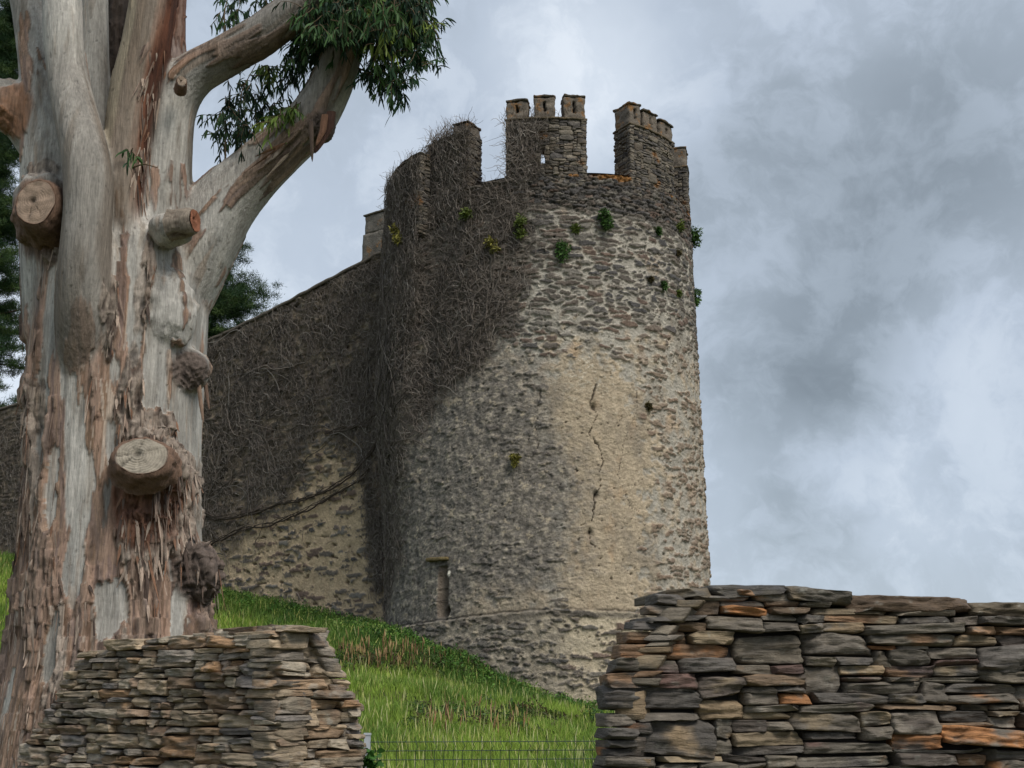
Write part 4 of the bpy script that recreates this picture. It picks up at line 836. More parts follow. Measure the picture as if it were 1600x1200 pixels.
# ------------------------------------------------------------------ pines behind the wall
def pine(px, Y, ztop, rad, seed, label, t0=.28):
    rg = np.random.default_rng(seed); bx, by = at(px, 600, Y)[:2]; bz = float(terr(bx, by)) - .2; H = ztop - bz; root = thing('pine_tree', label, 'tree', (bx, by, bz), 'pines behind the castle wall')
    tz_ = np.linspace(0, H, 12); tp_ = np.stack([.25 * np.sin(tz_ * .3 + seed), .2 * np.cos(tz_ * .25), tz_], -1); V, Q = tubes(tp_[None], np.linspace(.42, .06, 12)[None], 8); mesh('trunk', V, Q, M_ivy, root, col=np.ones((len(V), 1)) * C(84, 68, 58)[None])
    BP, tips = [], []; nb = int(H * 6)
    for i in range(nb):
        t = t0 + (1 - t0) * (i + rg.random()) / nb; z0 = H * t; c0 = np.array([.25 * math.sin(z0 * .3 + seed), .2 * math.cos(z0 * .25), z0]); an = rg.random() * 6.283; L = rad * (1.05 - (t - t0) / (1 - t0) * .72) * rg.uniform(.55, 1.12); d = np.array([math.cos(an), math.sin(an), -.05 + .35 * t]); p = [c0]
        for j in range(6): d = d + rg.normal(0, .12, 3) + np.array([0, 0, .05]); d /= np.linalg.norm(d); p.append(p[-1] + d * L / 6)
        BP.append(p)
        for j in range(2, 7):
            for _ in range(5): tips.append(p[j] + rg.normal(0, .28 + .05 * j, 3) * np.array([1, 1, .55]))
    BP = np.array(BP); V, Q = tubes(BP, np.linspace(.06, .015, 7)[None] * np.ones((nb, 1)), 4); mesh('branches', V, Q, M_ivy, root, col=np.ones((len(V), 1)) * C(70, 58, 50)[None])
    tips = np.array(tips); n = len(tips); K = 100; c = np.repeat(tips, K, 0) + rg.normal(0, .13, (n * K, 3)) * np.array([1.3, 1.3, .7]); N_ = n * K
    D = norm(rand_unit(N_, rg) + np.array([0, 0, .5])); sd = norm(np.cross(D, rand_unit(N_, rg))) * .013; L = rg.uniform(.14, .32, (N_, 1)); v = np.stack([c - sd, c + sd, c + D * L], 1).reshape(-1, 3); t = np.arange(N_ * 3).reshape(-1, 3)
    tc_ = np.repeat((lerp(C(40, 62, 38)[None] * np.ones((n, 1)), C(74, 92, 46)[None] * np.ones((n, 1)), rg.random(n) ** 2)), K * 3, 0) * np.repeat(rg.uniform(.7, 1.2, (N_, 1)), 3, 0); mesh('needles', v, None, M_leaf, root, F3=t, col=tc_, smooth=False)
pine(-45, 62, at(0, 10, 62)[2], 4.0, 61, 'tall dark pine behind the wall, left of the eucalyptus trunk', .08)
pine(308, 62, at(330, 376, 62)[2], 5.2, 62, 'shorter dark pine peeping out between the eucalyptus trunk and the sloping wall top')
# ------------------------------------------------------------------ eucalyptus
TY = 11.5
def chain(pts):   # (px, py, Y, radius px)
    P = np.array([at(a, b, y) for a, b, y, r in pts]); R = np.array([r / FP * y * 1.03 for a, b, y, r in pts]); return P, R
LIMBS = {
 'trunk': [(158, 1330, 11.5, 190), (160, 1235, 11.5, 165), (168, 1120, 11.5, 152), (176, 1000, 11.5, 141), (176, 850, 11.5, 133), (180, 700, 11.5, 132), (184, 600, 11.5, 134), (190, 500, 11.5, 134), (192, 420, 11.5, 128), (190, 350, 11.5, 105)],
 'A': [(110, 520, 11.4, 68), (96, 420, 11.3, 62), (92, 310, 11.3, 62), (84, 210, 11.3, 52), (66, 100, 11.35, 40), (42, 0, 11.4, 30), (26, -80, 11.4, 28), (10, -180, 11.4, 26)],
 'B': [(130, 640, 10.98, 22), (130, 560, 10.86, 36), (131, 490, 10.72, 42), (132, 410, 10.62, 40), (138, 330, 10.6, 38), (136, 260, 10.6, 38), (120, 185, 10.65, 35), (104, 110, 10.7, 31), (98, 40, 10.7, 32), (96, -60, 10.75, 32), (96, -170, 10.8, 30)],
 'C': [(175, 380, 11.5, 50), (160, 280, 11.45, 34), (152, 190, 11.4, 28), (148, 100, 11.4, 24), (148, 0, 11.4, 21), (150, -150, 11.4, 20)],
 'D': [(205, 380, 11.8, 40), (190, 250, 11.95, 26), (184, 120, 12.0, 24), (186, 0, 12.05, 24), (190, -150, 12.1, 22)],
 'E': [(195, 400, 11.0, 30), (190, 330, 10.95, 34), (194, 250, 10.95, 38), (208, 160, 10.95, 41), (226, 80, 10.95, 41), (240, 0, 10.95, 40), (252, -80, 10.95, 38), (262, -180, 11, 36)],
 'F': [(262, 210, 11.5, 30), (268, 130, 11.6, 26), (270, 60, 11.6, 20), (272, 0, 11.6, 18), (278, -140, 11.6, 16)],
 'G': [(245, 430, 11.35, 62), (246, 340, 11.3, 56), (250, 250, 11.25, 50), (262, 170, 11.2, 45), (296, 120, 11.15, 37), (350, 88, 11.1, 34), (410, 54, 11.0, 33), (470, 8, 10.9, 32), (540, -45, 10.8, 30), (620, -110, 10.7, 28)],
 'H': [(262, 470, 11.55, 66), (300, 400, 11.5, 62), (342, 330, 11.45, 55), (390, 278, 11.4, 47), (440, 232, 11.35, 43), (484, 190, 11.3, 41), (512, 145, 11.25, 37), (532, 95, 11.2, 34), (550, 30, 11.15, 32), (575, -60, 11.1, 28)],
 'L': [(96, 260, 11.35, 46), (50, 190, 11.35, 46), (12, 168, 11.3, 42), (-40, 150, 11.2, 40), (-120, 120, 11.1, 36)],
}
LK = {k: chain(v) for k, v in LIMBS.items()}
def cone_tube(P, R, k=28, sub=5):
    t = np.linspace(0, len(P) - 1, (len(P) - 1) * sub + 1)
    def cr(X):
        i = np.clip(t.astype(int), 0, len(P) - 2); f = (t - i)[:, None]; p0 = X[np.clip(i - 1, 0, len(P) - 1)]; p1 = X[i]; p2 = X[i + 1]; p3 = X[np.clip(i + 2, 0, len(P) - 1)]
        return .5 * (2 * p1 + (p2 - p0) * f + (2 * p0 - 5 * p1 + 4 * p2 - p3) * f * f + (3 * p1 - p0 - 3 * p2 + p3) * f ** 3)
    Q = cr(P); r = cr(R[:, None])[:, 0]; V, F = tubes(Q[None], r[None], k, (0, 1., 0)); n = len(V); V = np.concatenate([V, Q[:1], Q[-1:]]); j = np.arange(k); j2 = (j + 1) % k; b = n - k
    T = np.concatenate([np.stack([j2, j, np.full(k, n)], -1), np.stack([b + j, b + j2, np.full(k, n + 1)], -1)]); return V, F, T, Q, r
DEN = {}
vs, fs, tr, o_ = [], [], [], 0
for kname, (P, R) in LK.items():
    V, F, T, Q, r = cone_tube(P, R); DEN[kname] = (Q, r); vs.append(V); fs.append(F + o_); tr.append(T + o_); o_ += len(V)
# root flare, burls and swellings welded into the trunk
def ball(px, py, Y, rx, ry, rz, seed, k=26):
    T, F = template(k // 2, k // 2, k // 2); d = norm(T); r = FP / Y / 1.03; c = at(px, py, Y); v = d * np.array([rx, ry, rz]) / r; n_ = fbm(v[:, 0] * 9, v[:, 1] * 9, v[:, 2] * 9, 3, seed); return c + v * (1 + .35 * n_)[:, None], F
for b in [(300, 893, 11.3, 33, 34, 44, 1), (295, 578, 11.25, 34, 30, 36, 2), (222, 750, 10.95, 46, 40, 62, 3), (215, 790, 10.95, 40, 30, 50, 4), (62, 325, 10.95, 44, 36, 62, 5), (60, 610, 11.4, 24, 40, 34, 6), (268, 358, 10.85, 34, 30, 30, 7),
          (503, 198, 11.25, 19, 22, 30, 9), (20, 168, 11.25, 34, 40, 46, 10), (228, 722, 11.0, 52, 40, 50, 11), (78, 1220, 11.3, 44, 60, 80, 12), (44, 1290, 11.2, 44, 60, 70, 13), (240, 1200, 11.2, 70, 60, 80, 14), (72, 950, 11.3, 22, 40, 160, 15), (290, 1010, 11.3, 34, 40, 60, 16), (250, 490, 11.05, 60, 40, 70, 17)]:
    v, f = ball(*b); vs.append(v); fs.append(f + o_); o_ += len(v)
tmp = mesh('tmp_tree', np.concatenate(vs), np.concatenate(fs), None, F3=np.concatenate(tr))
md = tmp.modifiers.new('r', 'REMESH'); md.mode = 'VOXEL'; md.voxel_size = .024; md2 = tmp.modifiers.new('s', 'SMOOTH'); md2.factor = .5; md2.iterations = 9
md3 = tmp.modifiers.new('u', 'SUBSURF'); md3.levels = 1; md3.render_levels = 1
dg = bpy.context.evaluated_depsgraph_get(); me = tmp.evaluated_get(dg).to_mesh(); nv = len(me.vertices); V = np.zeros(nv * 3, np.float32); me.vertices.foreach_get('co', V); V = V.reshape(-1, 3).astype(np.float64)
nr = np.zeros(nv * 3, np.float32); me.vertex_normals.foreach_get('vector', nr); NRM = nr.reshape(-1, 3).astype(np.float64); lv = np.zeros(len(me.loops), np.int32); me.loops.foreach_get('vertex_index', lv); TF = lv.reshape(-1, 4)
tmp.evaluated_get(dg).to_mesh_clear(); bpy.data.objects.remove(tmp)
def loc2(p, t):
    s_ = norm(np.cross(t, np.array([0, 1., 0]))); d_ = np.cross(s_, t); return np.stack([(p * s_).sum(1), (p * d_).sum(1), 0 * p[:, 0]], -1)
def seg_near(V, Q, r):
    best = np.full(len(V), 9e9); S = np.zeros(len(V)); Pp = np.zeros_like(V); Tn = np.zeros_like(V); s0 = 0
    for i in range(len(Q) - 1):
        d = Q[i + 1] - Q[i]; L = np.linalg.norm(d); t = np.clip(((V - Q[i]) @ d) / L ** 2, 0, 1); c = Q[i] + t[:, None] * d; w = V - c; dd = np.linalg.norm(w, axis=1) - (r[i] + (r[i + 1] - r[i]) * t); m = dd < best
        best = np.where(m, dd, best); S = np.where(m, s0 + t * L, S); Pp[m] = w[m]; Tn[m] = d / L; s0 += L
    return best, S, Pp, Tn
NEAR = {k: seg_near(V, *q) for k, q in DEN.items()}; allb = np.stack([q[0] for q in NEAR.values()]); mn = allb.min(0); zv = V[:, 2]
def hp(py): return at(200, py, 11.5)[2]
# how rough/peeling the bark is for each limb (higher = more bark left on)
zone = {'trunk': None, 'A': -.38, 'B': -.6, 'C': -.5, 'D': 1.4, 'E': -.12, 'F': .35, 'G': -.42, 'H': -.22, 'L': -.1}
COL = np.zeros((nv, 3)); DISP = np.zeros(nv); WS = np.zeros(nv); TAN = np.zeros((nv, 3)); RGH = np.zeros(nv)
pale1, pale2, greyg, tan_, pink, brown, dkb, orange = C(186, 180, 170), C(158, 154, 146), C(126, 121, 112), C(152, 130, 110), C(166, 141, 126), C(112, 95, 83), C(72, 64, 58), C(142, 104, 76)
knots = [(V - at(px, py, Y), r) for px, py, Y, r in [(135, 190, 10.3, .06), (150, 200, 10.3, .05), (160, 235, 10.3, .04), (128, 130, 10.4, .03), (150, 495, 10.35, .09), (165, 470, 10.4, .06), (55, 500, 10.8, .09), (505, 205, 11.0, .1), (460, 35, 10.6, .05)]]
PATCH = np.zeros(nv); CR = np.zeros(nv); wn = .05 * fbm(V[:, 0] * 5, V[:, 1] * 5, V[:, 2] * 2.5, 4, 66); WN2 = .75 * fbm(V[:, 0] * 10, V[:, 1] * 10, V[:, 2] * 2.2, 4, 69)
for px, py, rx, ry, amt in [(183, 955, .13, .22, -1.2), (296, 700, .07, .75, -1.2), (70, 640, .07, .55, -1.0), (120, 640, .05, .3, -.8), (216, 500, .06, .5, -.9), (125, 900, .07, .35, -.9), (270, 960, .05, .3, -.8), (95, 1020, .06, .3, -.6), (90, 760, .05, .4, -.7),
                            (235, 845, .26, .22, .8), (262, 780, .16, .3, .7), (205, 620, .10, .35, .5), (60, 640, .10, .3, .7), (150, 1080, .3, .2, .5), (70, 900, .10, .4, .4), (232, 668, .20, .16, 1.), (268, 730, .12, .25, .8), (60, 262, .17, .12, .7), (88, 385, .12, .2, .6), (180, 520, .05, .4, .7), (230, 440, .07, .45, .6)]:
    c0 = at(px, py, 10.9); dd = np.hypot((V[:, 0] - c0[0] + wn) / rx, (V[:, 2] - c0[2] + wn * 2) / ry) + WN2; k = ss(1.15 - dd, 0, .3) * (V[:, 1] < 11.7); PATCH += amt * k
    if amt > .45: CR = np.maximum(CR, k)
for i, (kname, (b, s, pp_, tg)) in enumerate(NEAR.items()):
    w = np.exp(-(b - mn) / .02) * (b - mn < .1); m = w > .02
    if not m.any(): continue
    s, p, tgm, z, w = s[m], pp_[m], tg[m], zv[m], w[m]; p = loc2(p, tgm) * np.array([-1, 1, 1]); q = i * 7.7; one = np.ones((len(s), 1)); N = lambda fx, fs_, o=4, sd=0: fbm(p[:, 0] * fx + q, p[:, 1] * fx + s * fs_ * .3, s * fs_, o, sd)
    zn = (ss(hp(400) - z, -.5, 1.4) * .46 - .20 + .16 * ss(hp(700) - z, 0, 1.2)) - .45 * ss(p[:, 0] * np.sign(pp_[m][:, 0] * p[:, 0] + 1e-9) - .42 + .25 * N(2, .3, 2, 43), 0, .12) * ss(z - hp(880), 0, .3) if zone[kname] is None else zone[kname] + .6 * ss(hp(470) - z, -.3, .6) + (.34 * ss(s, 1.55, 1.75) * (1 - ss(s, 2.0, 2.3)) if kname == 'H' else 0)
    if kname == 'G': zn = zn + .35 * ss(hp(230) - z, 0, .5) * 0 + .2 * ss(N(3, 1.5, 2, 77), 0, .3)
    a = N(3.4, .55, 4, 1) + .18 * N(16, 1.6, 3, 2); lev = a + zn * .72 + (PATCH[m] if kname == 'trunk' else .6 * PATCH[m])
    l1 = ss(lev, -.02, .02); l2 = ss(lev + .10 * N(22, 3, 3, 3), .30, .34); l3 = ss(lev + .22 * N(30, 2.2, 3, 4), .50, .56)
    fib = ridged(p[:, 0] * 16 + q, p[:, 1] * 16, s * 1.5 + p[:, 2] * 2, 3, 5); fine = N(38, 5, 3, 6); swirl = ridged(p[:, 0] * 7 + N(3, 2, 2, 9) * 2, p[:, 1] * 7, s * 2.6, 4, 8)
    d = .014 * l1 + .022 * l2 + l2 * .024 * (fib - .3) + l3 * (.040 * (fib - .2) + .03 * swirl) + .004 * fine + .03 * N(1.6, .5, 3, 7)
    c = lerp(pale1 * one, pale2 * one, ss(N(5, .5, 4, 11), -.2, .25)); c = lerp(c, greyg * one, ss(N(4, .7, 4, 12), .0, .34) * (.75 if kname in 'ABCGLH' else .5)); c = lerp(c, tan_ * one, ss(N(9, .6, 4, 18), .2, .4) * .5)
    mid = lerp(tan_ * one, pink * one, ss(N(4, .8, 3, 13), -.15, .2)); mid = lerp(mid, brown * one, ss(N(7, .9, 4, 14), .05, .35)); mid = lerp(mid, orange * one, ss(N(5, .6, 3, 15), .36, .55) * .7)
    c = lerp(c, mid, l1); out = lerp(C(84, 70, 61) * one, C(150, 133, 119) * one, ss(fib, -.1, .8)); out = lerp(out, mid, ss(N(10, 1.2, 3, 16), .1, .3) * .6); c = lerp(c, out, l2); deep = lerp(dkb * one, C(128, 114, 102) * one, ss(fib + .3 * swirl, .1, .95)); c = lerp(c, deep, l3)
    xw = p[:, 0] + .03 * pn(s * 1.6, p[:, 0] * 3, 0 * s, 61) + .012 * pn(s * 6, p[:, 0] * 9, 0 * s, 62); sv = fbm(xw * 12 + q, p[:, 1] * 12, s * .55, 4, 63) + .12 * N(30, 3, 2, 64)
    pal_ = [C(88, 70, 60), C(124, 104, 96), C(150, 124, 104), C(172, 140, 120), C(122, 96, 76), C(186, 170, 154)]; sc2 = pal_[0] * one
    for th_, cc_ in zip((-.26, -.12, .0, .12, .26), pal_[1:]): sc2 = lerp(sc2, cc_ * one, ss(sv, th_ - .015, th_ + .015))
    c = lerp(c, sc2, .62 * l1 * (1 - .4 * l3)); d = d + .012 * l1 * sv
    fis = ridged(xw * 13 + q + .5 * N(4, 1, 2, 41), p[:, 1] * 11, s * .9, 3, 42); fk = ss(fis, .72, .93) * (l2 * .75 + l1 * .25 * (1 - l2)); c = c * (1 - .62 * fk)[:, None]; d = d - .022 * fk; c = c * (1 + .2 * N(30, 1.2, 3, 17))[:, None]
    edge_ = np.exp(-(lev / .018) ** 2) * .35 + np.exp(-((lev - .30) / .02) ** 2) * .3; c = c * (1 - edge_)[:, None]
    if kname == 'E':
        c = lerp(c, C(112, 92, 72) * one, .72); side = pp_[m] @ np.array([1., 0, 0]); c = lerp(c, C(132, 74, 44) * one, ss(side / .2 + .4 * N(8, .7, 3, 20), .45, .9) * .8); c = lerp(c, C(158, 146, 124) * one, ss(-side / .2 + .5 * N(4, .6, 3, 21), .25, .5) * .8); c = lerp(c, C(60, 38, 30) * one, ss(side / .2 + N(9, .9, 3, 22) * .6, .72, 1.0) * .8)
    if kname == 'F': c = lerp(c, C(104, 66, 56) * one, .6)
    if kname == 'B': c = lerp(c, C(122, 114, 104) * one, .55 * ss(hp(150) - z, 0, .3) * ss(hp(560) - z, -.2, -.6) if False else .55 * ss(hp(140) - z, -.1, .3)); c = lerp(c, C(112, 98, 84) * one, .6 * ss(N(3, .3, 3, 23) + .2 * ss(hp(300) - z, 0, 1), .0, .3))
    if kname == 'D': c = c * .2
    if kname in 'GH': c = lerp(c, C(118, 108, 98) * one, .35 * ss(N(2.5, .5, 3, 24), -.15, .2)); 
    if kname == 'G':
        k_ = ss(s, 2.0, 2.5); c = lerp(c, C(112, 104, 95) * one, .55 * k_)
    COL[m] += c * w[:, None]; DISP[m] += d * w; WS[m] += w; TAN[m] += tgm * w[:, None]; RGH[m] += (l2 + l3) * w
COL /= WS[:, None]; DISP /= WS; TAN = norm(TAN); RGH /= WS
cru = ridged(V[:, 0] * 12 + 3 * wn, V[:, 1] * 12, V[:, 2] * 5 + 10 * wn, 4, 67); DISP += CR * (.03 * cru - .012); COL = COL * (1 - .8 * CR)[:, None] + .8 * CR[:, None] * (C(66, 56, 50)[None] + (C(158, 144, 130) - C(66, 56, 50))[None] * ss(cru + .3 * fbm(V[:, 0] * 30, V[:, 1] * 30, V[:, 2] * 18, 3, 68), -.05, .75)[:, None])
sp_ = ss(fbm(V[:, 0] * 26, V[:, 1] * 26, V[:, 2] * 12, 2, 88), .42, .55) * (1 - np.clip(RGH, 0, 1)); COL = COL * (1 - .4 * sp_)[:, None]; DISP = DISP - .004 * sp_; stn = ss(fbm(V[:, 0] * 7, V[:, 1] * 7, V[:, 2] * 1.1, 4, 89), .12, .4) * (1 - np.clip(RGH, 0, 1)); COL = COL * (1 - stn[:, None] * np.array([.26, .30, .34]))
for dv, r in knots:
    dd = np.linalg.norm(dv, axis=1); k = np.exp(-(dd / r) ** 2); DISP += .02 * k - .03 * np.exp(-(dd / (r * .45)) ** 2); COL = COL * (1 - .5 * k)[:, None]
for px, py, Y, r in [(300, 893, 11.2, .30), (295, 578, 11.1, .24), (505, 200, 11.15, .2)]:
    dd = np.linalg.norm(V - at(px, py, Y), axis=1); k = ss(r - dd, 0, .1); nn = ridged(V[:, 0] * 13, V[:, 1] * 13, V[:, 2] * 13, 4, 31); DISP += k * (.035 * nn); COL = COL * (1 - k)[:, None] + (k[:, None]) * (C(100, 88, 80)[None] * (.55 + .5 * ss(nn, -.2, .8))[:, None])
# torn bark collar around the sawn stubs, and the worn brown hollow under the big one
for px, py, Y, r, cc in [(222, 790, 10.9, .34, C(120, 82, 64)), (62, 345, 10.9, .36, C(112, 86, 70)), (22, 175, 11.1, .25, C(142, 104, 78))]:
    dd = np.linalg.norm((V - at(px, py, Y)) * np.array([1, 1, .8]), axis=1); k = ss(r - dd + .08 * pn(V[:, 0] * 9, V[:, 1] * 9, V[:, 2] * 4, 3), 0, .1); st_ = ridged(V[:, 0] * 14, V[:, 1] * 14, V[:, 2] * 2.5, 3, 33); DISP += k * .02 * st_; COL = COL * (1 - .85 * k)[:, None] + .85 * k[:, None] * cc[None] * (.6 + .55 * ss(st_, -.2, .9))[:, None]
VD = V + NRM * DISP[:, None]
tbase = at(165, 1230, 11.5); gz = float(terr(tbase[0], tbase[1])); tree = thing('eucalyptus_tree', 'huge eucalyptus with peeling pale and brown bark, sawn limbs and drooping leaves', 'tree', (tbase[0], tbase[1], gz))
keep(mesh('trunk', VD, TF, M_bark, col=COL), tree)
# peeling bark ribbons
rg = np.random.default_rng(71); cand = np.where((RGH > .25) & (zv < hp(330)) & (zv > gz + .2))[0]; cand = cand[rg.random(len(cand)) < .35 + .65 * CR[cand]]; pick = rg.choice(cand, 1500); hcand = np.where((NEAR['H'][0] < .03) & (RGH > .4) | (NEAR['E'][0] < .02) & (zv < hp(120)) & (V[:, 0] > NEAR['E'][2][:, 0] * 0 + at(235, 100, 11)[0]))[0]
pick = np.r_[pick, rg.choice(hcand, 90)]; n = len(pick); P0 = VD[pick]; N0 = NRM[pick]; T0 = -TAN[pick]; T0 = T0 * np.sign(-T0[:, 2:3] + 1e-6); T0 = norm(T0 * 1.0); S0 = norm(np.cross(T0, N0)); L = rg.uniform(.08, .36, n) * (1 + (rg.random(n) < .08)) * np.where(CR[pick] > .5, .85, 1); wd = rg.uniform(.004, .017, n); curl = rg.uniform(.0, .10, n) ** 1.0; m_ = 7; tt = np.linspace(0, 1, m_)
lat = rg.normal(0, .07, n)
cen = P0[:, None] + T0[:, None] * (L[:, None] * tt[None])[..., None] + N0[:, None] * (-.008 + .012 * np.sin(tt * 3.1)[None] * 1 + curl[:, None] * tt[None] ** 3 * .5)[..., None] + S0[:, None] * (lat[:, None] * tt[None] * L[:, None] * 2)[..., None]
wp = wd[:, None] * (.35 + .65 * np.sin(np.clip(tt * 1.15 + .08, 0, 1) * math.pi))[None]; tw = rg.normal(0, .7, n)[:, None] * tt[None]; SS = S0[:, None] * np.cos(tw)[..., None] + N0[:, None] * np.sin(tw)[..., None]
V3 = np.stack([cen - SS * wp[..., None], cen + N0[:, None] * (wp * .35)[..., None], cen + SS * wp[..., None]], 2).reshape(-1, 3); b = (np.arange(n) * m_ * 3)[:, None, None]; r = (np.arange(m_ - 1) * 3)[None, :, None]; c_ = np.arange(2)[None, None]; Q = np.stack([b + r + c_, b + r + c_ + 1, b + r + 3 + c_ + 1, b + r + 3 + c_], -1).reshape(-1, 4)
pc = np.array([C(138, 118, 104), C(112, 94, 82), C(164, 146, 130), C(88, 74, 66), C(178, 156, 138), C(128, 96, 76)])[rg.integers(0, 6, n)] * rg.uniform(.75, 1.15, (n, 1)); keep(mesh('peeling_bark', V3, Q, M_bark, col=np.repeat(pc, m_ * 3, 0)), tree)
# sawn stubs
def stub(px, py, Y, dirv, rad, length, seed, lab=None, el=1.0, tone=C(158, 148, 132), bk=C(116, 92, 76)):
    root_o = None; c = at(px, py, Y); d = np.array(dirv, float); d /= np.linalg.norm(d); ax = norm(np.cross(d, [0, 0, 1.])); bx = np.cross(ax, d); k = 56; m_ = 14; th = np.arange(k) * 2 * math.pi / k; t = np.linspace(0, 1, m_)
    rr = rad * (1.22 - .20 * t ** .5); rr = rr + .0 * t; R_ = rr[:, None] * (1 + .06 * pn(np.cos(th) * 1.5, np.sin(th) * 1.5, seed, 3))[None] * np.sqrt((np.cos(th) * 1) ** 2 + (np.sin(th)) ** 2)[None]
    X_ = np.cos(th)[None] * R_; Y_ = np.sin(th)[None] * R_ * el; nn = ridged(X_ * 12 + seed, Y_ * 12, t[:, None] * length * 5, 3, seed); nn = nn + .5 * ridged(X_ * 30, Y_ * 30, t[:, None] * length * 8, 3, seed + 2); sh_ = (1 + .15 * nn * (1 - t[:, None] ** 8)); X_ = X_ * sh_; Y_ = Y_ * sh_
    Pv = c - d * length * (1 - t)[:, None, None] + ax * X_[..., None] + bx * Y_[..., None]; Pv[-1] -= (Pv[-1] - c) * .06; Pv[-1] += d * .0; cc = lerp(bk * np.ones((m_, k, 1)), C(70, 54, 46) * np.ones((m_, k, 1)), ss(nn, .6, -.1)); Q = gridq(m_, k)
    i = np.arange(m_ - 1)[:, None] * k; j = np.arange(k)[None]; Q = np.stack([i + j, i + (j + 1) % k, i + k + (j + 1) % k, i + k + j], -1).reshape(-1, 4)
    s_o = keep(mesh('sawn_stub', Pv.reshape(-1, 3), Q, M_bark, col=cc.reshape(-1, 3)), tree)
    if lab: s_o['label'] = lab
    nr_ = 26; r01 = np.linspace(0, .985, nr_); Xf = r01[:, None] * (X_[-1] * .94)[None]; Yf = r01[:, None] * (Y_[-1] * .94)[None]; ex = rad * .18; dx, dy = Xf - ex, Yf - ex * .6; rd_ = np.hypot(dx, dy) / rad; an = np.arctan2(dy, dx)
    ring = np.sin((rd_ + .06 * pn(np.cos(an) * 2, np.sin(an) * 2, rd_ * 2, seed + 1)) * 60); crk = ss(pn(an * 4.5, 0 * an, 0 * an, seed + 4), .45, .6) * ss(rd_, .1, .4) * ss(rd_, 1.1, .7); hol = np.exp(-(rd_ / .16) ** 2)
    hgt = .004 * ring - .012 * crk - .03 * hol + .012 * pn(Xf * 14, Yf * 14, 0 * Xf, seed + 6) + .006; Fv = c + ax * Xf[..., None] + bx * Yf[..., None] + d * hgt[..., None]
    fc = lerp(tone * np.ones((nr_, k, 1)), tone * .68 * np.ones((nr_, k, 1)), .5 + .5 * ring * .6 + .4 * pn(Xf * 9, Yf * 9, 0 * Xf, seed + 7)); fc = fc * (1 - .6 * crk - .6 * hol)[..., None]; fc = lerp(fc, C(96, 62, 44) * np.ones((nr_, k, 1)), ss(r01[:, None] + 0 * an, .93, .99) * .8)
    i = np.arange(nr_ - 1)[:, None] * k; Q = np.stack([i + j, i + (j + 1) % k, i + k + (j + 1) % k, i + k + j], -1).reshape(-1, 4); keep(mesh('cut_face', Fv.reshape(-1, 3), Q, M_cut, col=fc.reshape(-1, 3)), s_o)
stub(222, 713, 10.46, (.12, -1, .34), .225, .22, 3, 'large sawn stub with a pale cracked cut face in the middle of the trunk', .78)
stub(56, 316, 10.52, (-.06, -1, .10), .185, .38, 7, 'oval sawn stub high on the left limb', 1.22, C(150, 130, 112))
stub(304, 345, 10.68, (1, -.30, .10), .095, .24, 11, 'short broken stub pointing right at the fork', 1.15, C(150, 100, 76), C(136, 124, 110))
stub(284, 127, 10.72, (.35, -1, .25), .045, .12, 15, 'little knot scar at the base of the right limb', 1.3, C(168, 150, 132))
# leaves: sprigs hanging from twigs
def foliage(clumps, seed, cols, name):
    rg = np.random.default_rng(seed); TW, LP, LD, LL_, LW, LC_ = [], [], [], [], [], []
    for (px, py, Y, rx, ry, n) in clumps:
        for i in range(int(n * 1.7) if ry > 35 else n):
            u = rand_unit(1, rg)[0] * rg.random() ** .4; c = at(px + u[0] * rx - (9 if px > 480 else 0), py + u[2] * ry - (19 if px > 480 else 6), Y + u[1] * .7); d = norm(rg.normal(0, .7, 3) + np.array([.15, 0, -.3])); p = [c]; L = rg.uniform(.12, .34)
            for j in range(5): d = norm(d + rg.normal(0, .2, 3) + np.array([0, 0, -.22])); p.append(p[-1] + d * L / 5)
            TW.append(p); nl = rg.integers(9, 17); t = rg.random(nl) * 5; ti = np.minimum(t.astype(int), 4); pa = np.array(p); b = pa[ti] + (pa[ti + 1] - pa[ti]) * (t - ti)[:, None]; LP.append(b); dd = norm(rand_unit(nl, rg) * .75 + d * .5 + np.array([0, 0, -.55])); LD.append(dd); LL_.append(rg.uniform(.065, .145, nl)); LW.append(rg.uniform(.012, .023, nl)); LC_.append(np.tile(cols[rg.integers(0, len(cols))] * rg.uniform(.7, 1.2), (nl, 1)))
    P = np.concatenate(LP); D = np.concatenate(LD); V, Q, kk = leaves(P, D, np.concatenate(LL_), np.concatenate(LW), rg, 1.0, 4); cc = np.repeat(np.concatenate(LC_) * rg.uniform(.7, 1.3, (len(P), 1)), kk, 0); keep(mesh(name, V, Q, M_leaf, col=cc), tree); return np.array(TW)
g_d = np.array([C(42, 66, 44), C(56, 82, 48), C(34, 54, 38), C(70, 96, 56)]); g_l = np.array([C(104, 124, 56), C(120, 136, 62), C(84, 108, 52)])
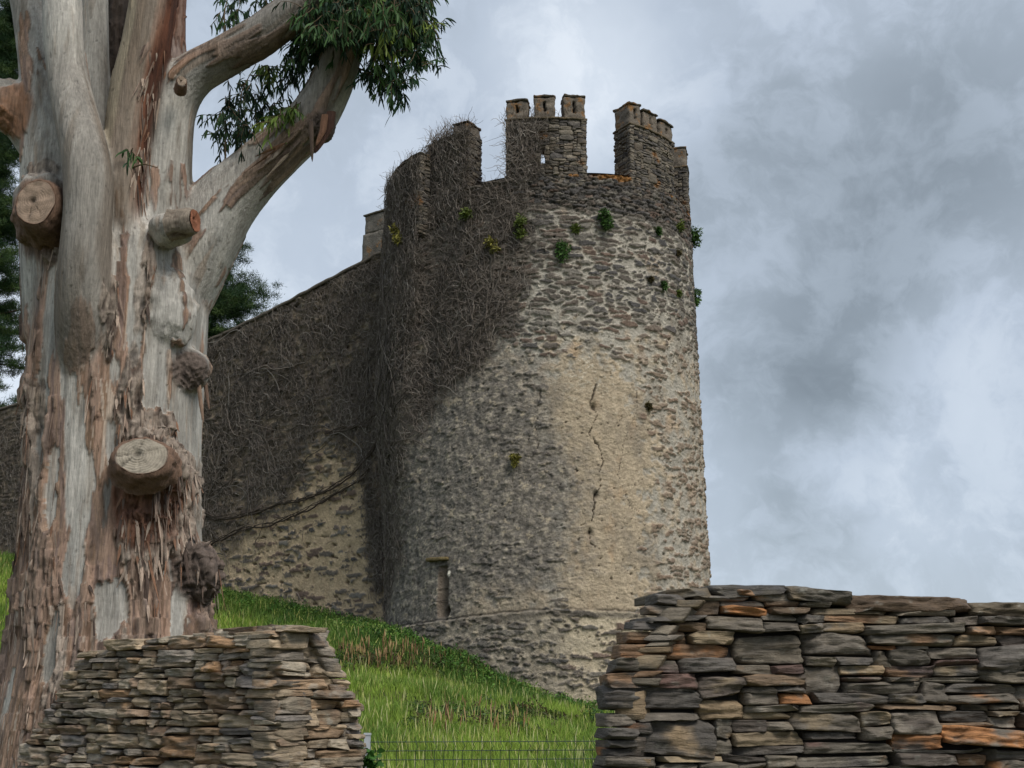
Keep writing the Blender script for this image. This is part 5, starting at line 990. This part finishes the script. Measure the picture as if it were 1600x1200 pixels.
cl = [(560, 10, 11.2, 95, 60, 150), (580, 55, 11.3, 85, 40, 130), (500, 95, 11.5, 30, 22, 24), (500, 60, 11.5, 45, 45, 55), (640, 40, 11.2, 45, 50, 60), (520, 40, 11.0, 45, 45, 90), (600, 30, 11.0, 60, 45, 90), (650, 5, 11.1, 40, 25, 30), (655, 95, 11.2, 30, 25, 18), (610, 140, 11.2, 26, 26, 22), (630, 160, 11.1, 12, 14, 7), (605, 112, 11.1, 26, 20, 22), (682, 62, 11.1, 12, 14, 7), (668, 30, 11.1, 16, 20, 9), (660, 120, 11.1, 12, 10, 4), (530, -50, 11.3, 160, 40, 110), (460, 90, 11.5, 24, 20, 12), (585, 130, 11.1, 12, 10, 6),
      (360, 10, 11.9, 16, 20, 9), (352, 30, 11.9, 14, 12, 6), (400, 0, 11.9, 28, 14, 10), (375, 55, 11.9, 5, 8, 2), (390, 135, 11.7, 45, 22, 16), (430, 125, 11.6, 34, 24, 15), (375, 180, 11.6, 36, 22, 15), (345, 170, 11.6, 20, 22, 7), (388, 205, 11.5, 20, 12, 14), (345, 205, 11.6, 22, 8, 5), (425, 165, 11.5, 32, 18, 10), (325, 208, 11.6, 6, 4, 1), (205, 245, 10.9, 9, 14, 5), (352, 224, 11.5, 3, 14, 2)]
tw = foliage(cl, 81, g_d, 'foliage'); tw2 = foliage([(450, 180, 11.25, 22, 16, 16), (465, 168, 11.2, 14, 10, 10), (430, 198, 11.25, 16, 8, 9), (415, 110, 11.7, 24, 8, 8), (655, 60, 11.1, 20, 30, 8), (600, 60, 11.0, 60, 50, 16)], 82, g_l, 'young_foliage')
tw = np.concatenate([tw, tw2]); V_, Q_ = tubes(tw, np.linspace(.005, .002, 6)[None] * np.ones((len(tw), 1)), 4)
links = [[(560, 60, 11.2), (620, 60, 11.15), (665, 62, 11.1), (690, 60, 11.1)], [(545, 100, 11.2), (590, 120, 11.2), (620, 150, 11.1)], [(400, 270, 11.2), (385, 235, 11.35), (370, 190, 11.5), (378, 140, 11.6), (400, 100, 11.7)], [(352, 262, 11.3), (352, 220, 11.45), (353, 170, 11.5), (352, 150, 11.5)], [(353, 215, 11.45), (335, 208, 11.5), (315, 212, 11.6)],
         [(352, 60, 11.9), (350, 20, 11.9), (365, -40, 12)], [(540, 80, 11.2), (600, 40, 11.2), (650, 10, 11.2)], [(205, 262, 10.8), (225, 256, 10.75), (246, 262, 10.7)], [(460, 215, 11.2), (456, 190, 11.2), (450, 165, 11.25)]]
lk = []
for l in links:
    q = np.array([at(*p) for p in l]); t = np.linspace(0, len(q) - 1, 12); lk.append(np.stack([np.interp(t, range(len(q)), q[:, i]) for i in range(3)], -1))
V2_, Q2_ = tubes(np.array(lk), np.linspace(.011, .004, 12)[None] * np.ones((len(lk), 1)), 5); keep(mesh('leaf_twigs', np.concatenate([V_, V2_]), np.concatenate([Q_, Q2_ + len(V_)]), M_ivy, col=np.ones((len(V_) + len(V2_), 1)) * C(92, 78, 60)[None]), tree)
# hanging strips of bark under the right limb
def strip(pts, w, Y, col, seed):
    q = np.array([at(a, b, Y) for a, b in pts]); t = np.linspace(0, len(q) - 1, 16); c = np.stack([np.interp(t, range(len(q)), q[:, i]) for i in range(3)], -1); ph = np.linspace(-1.1, 1.1, 5); ww = w * np.sin(np.linspace(.35, 1, 16) * math.pi) ** .5 + .002
    V = c[:, None] + np.stack([np.sin(ph)[None] * ww[:, None], -np.cos(ph)[None] * ww[:, None] * .8, 0 * ww[:, None] * ph[None]], -1); keep(mesh('hanging_bark', V.reshape(-1, 3), gridq(16, 5), M_bark, col=np.ones((80, 1)) * col[None]), tree)
strip([(486, 190), (487, 215), (488, 253)], .022, 11.0, C(92, 78, 68), 1); strip([(518, 176), (514, 200), (500, 226), (492, 240)], .05, 11.05, C(96, 70, 60), 2); strip([(508, 180), (505, 205), (494, 228)], .035, 11.0, C(130, 96, 76), 3); strip([(317, 570), (321, 600), (327, 640)], .022, 11.3, C(120, 98, 84), 4); strip([(310, 590), (314, 630), (318, 660)], .02, 11.2, C(140, 116, 98), 5)
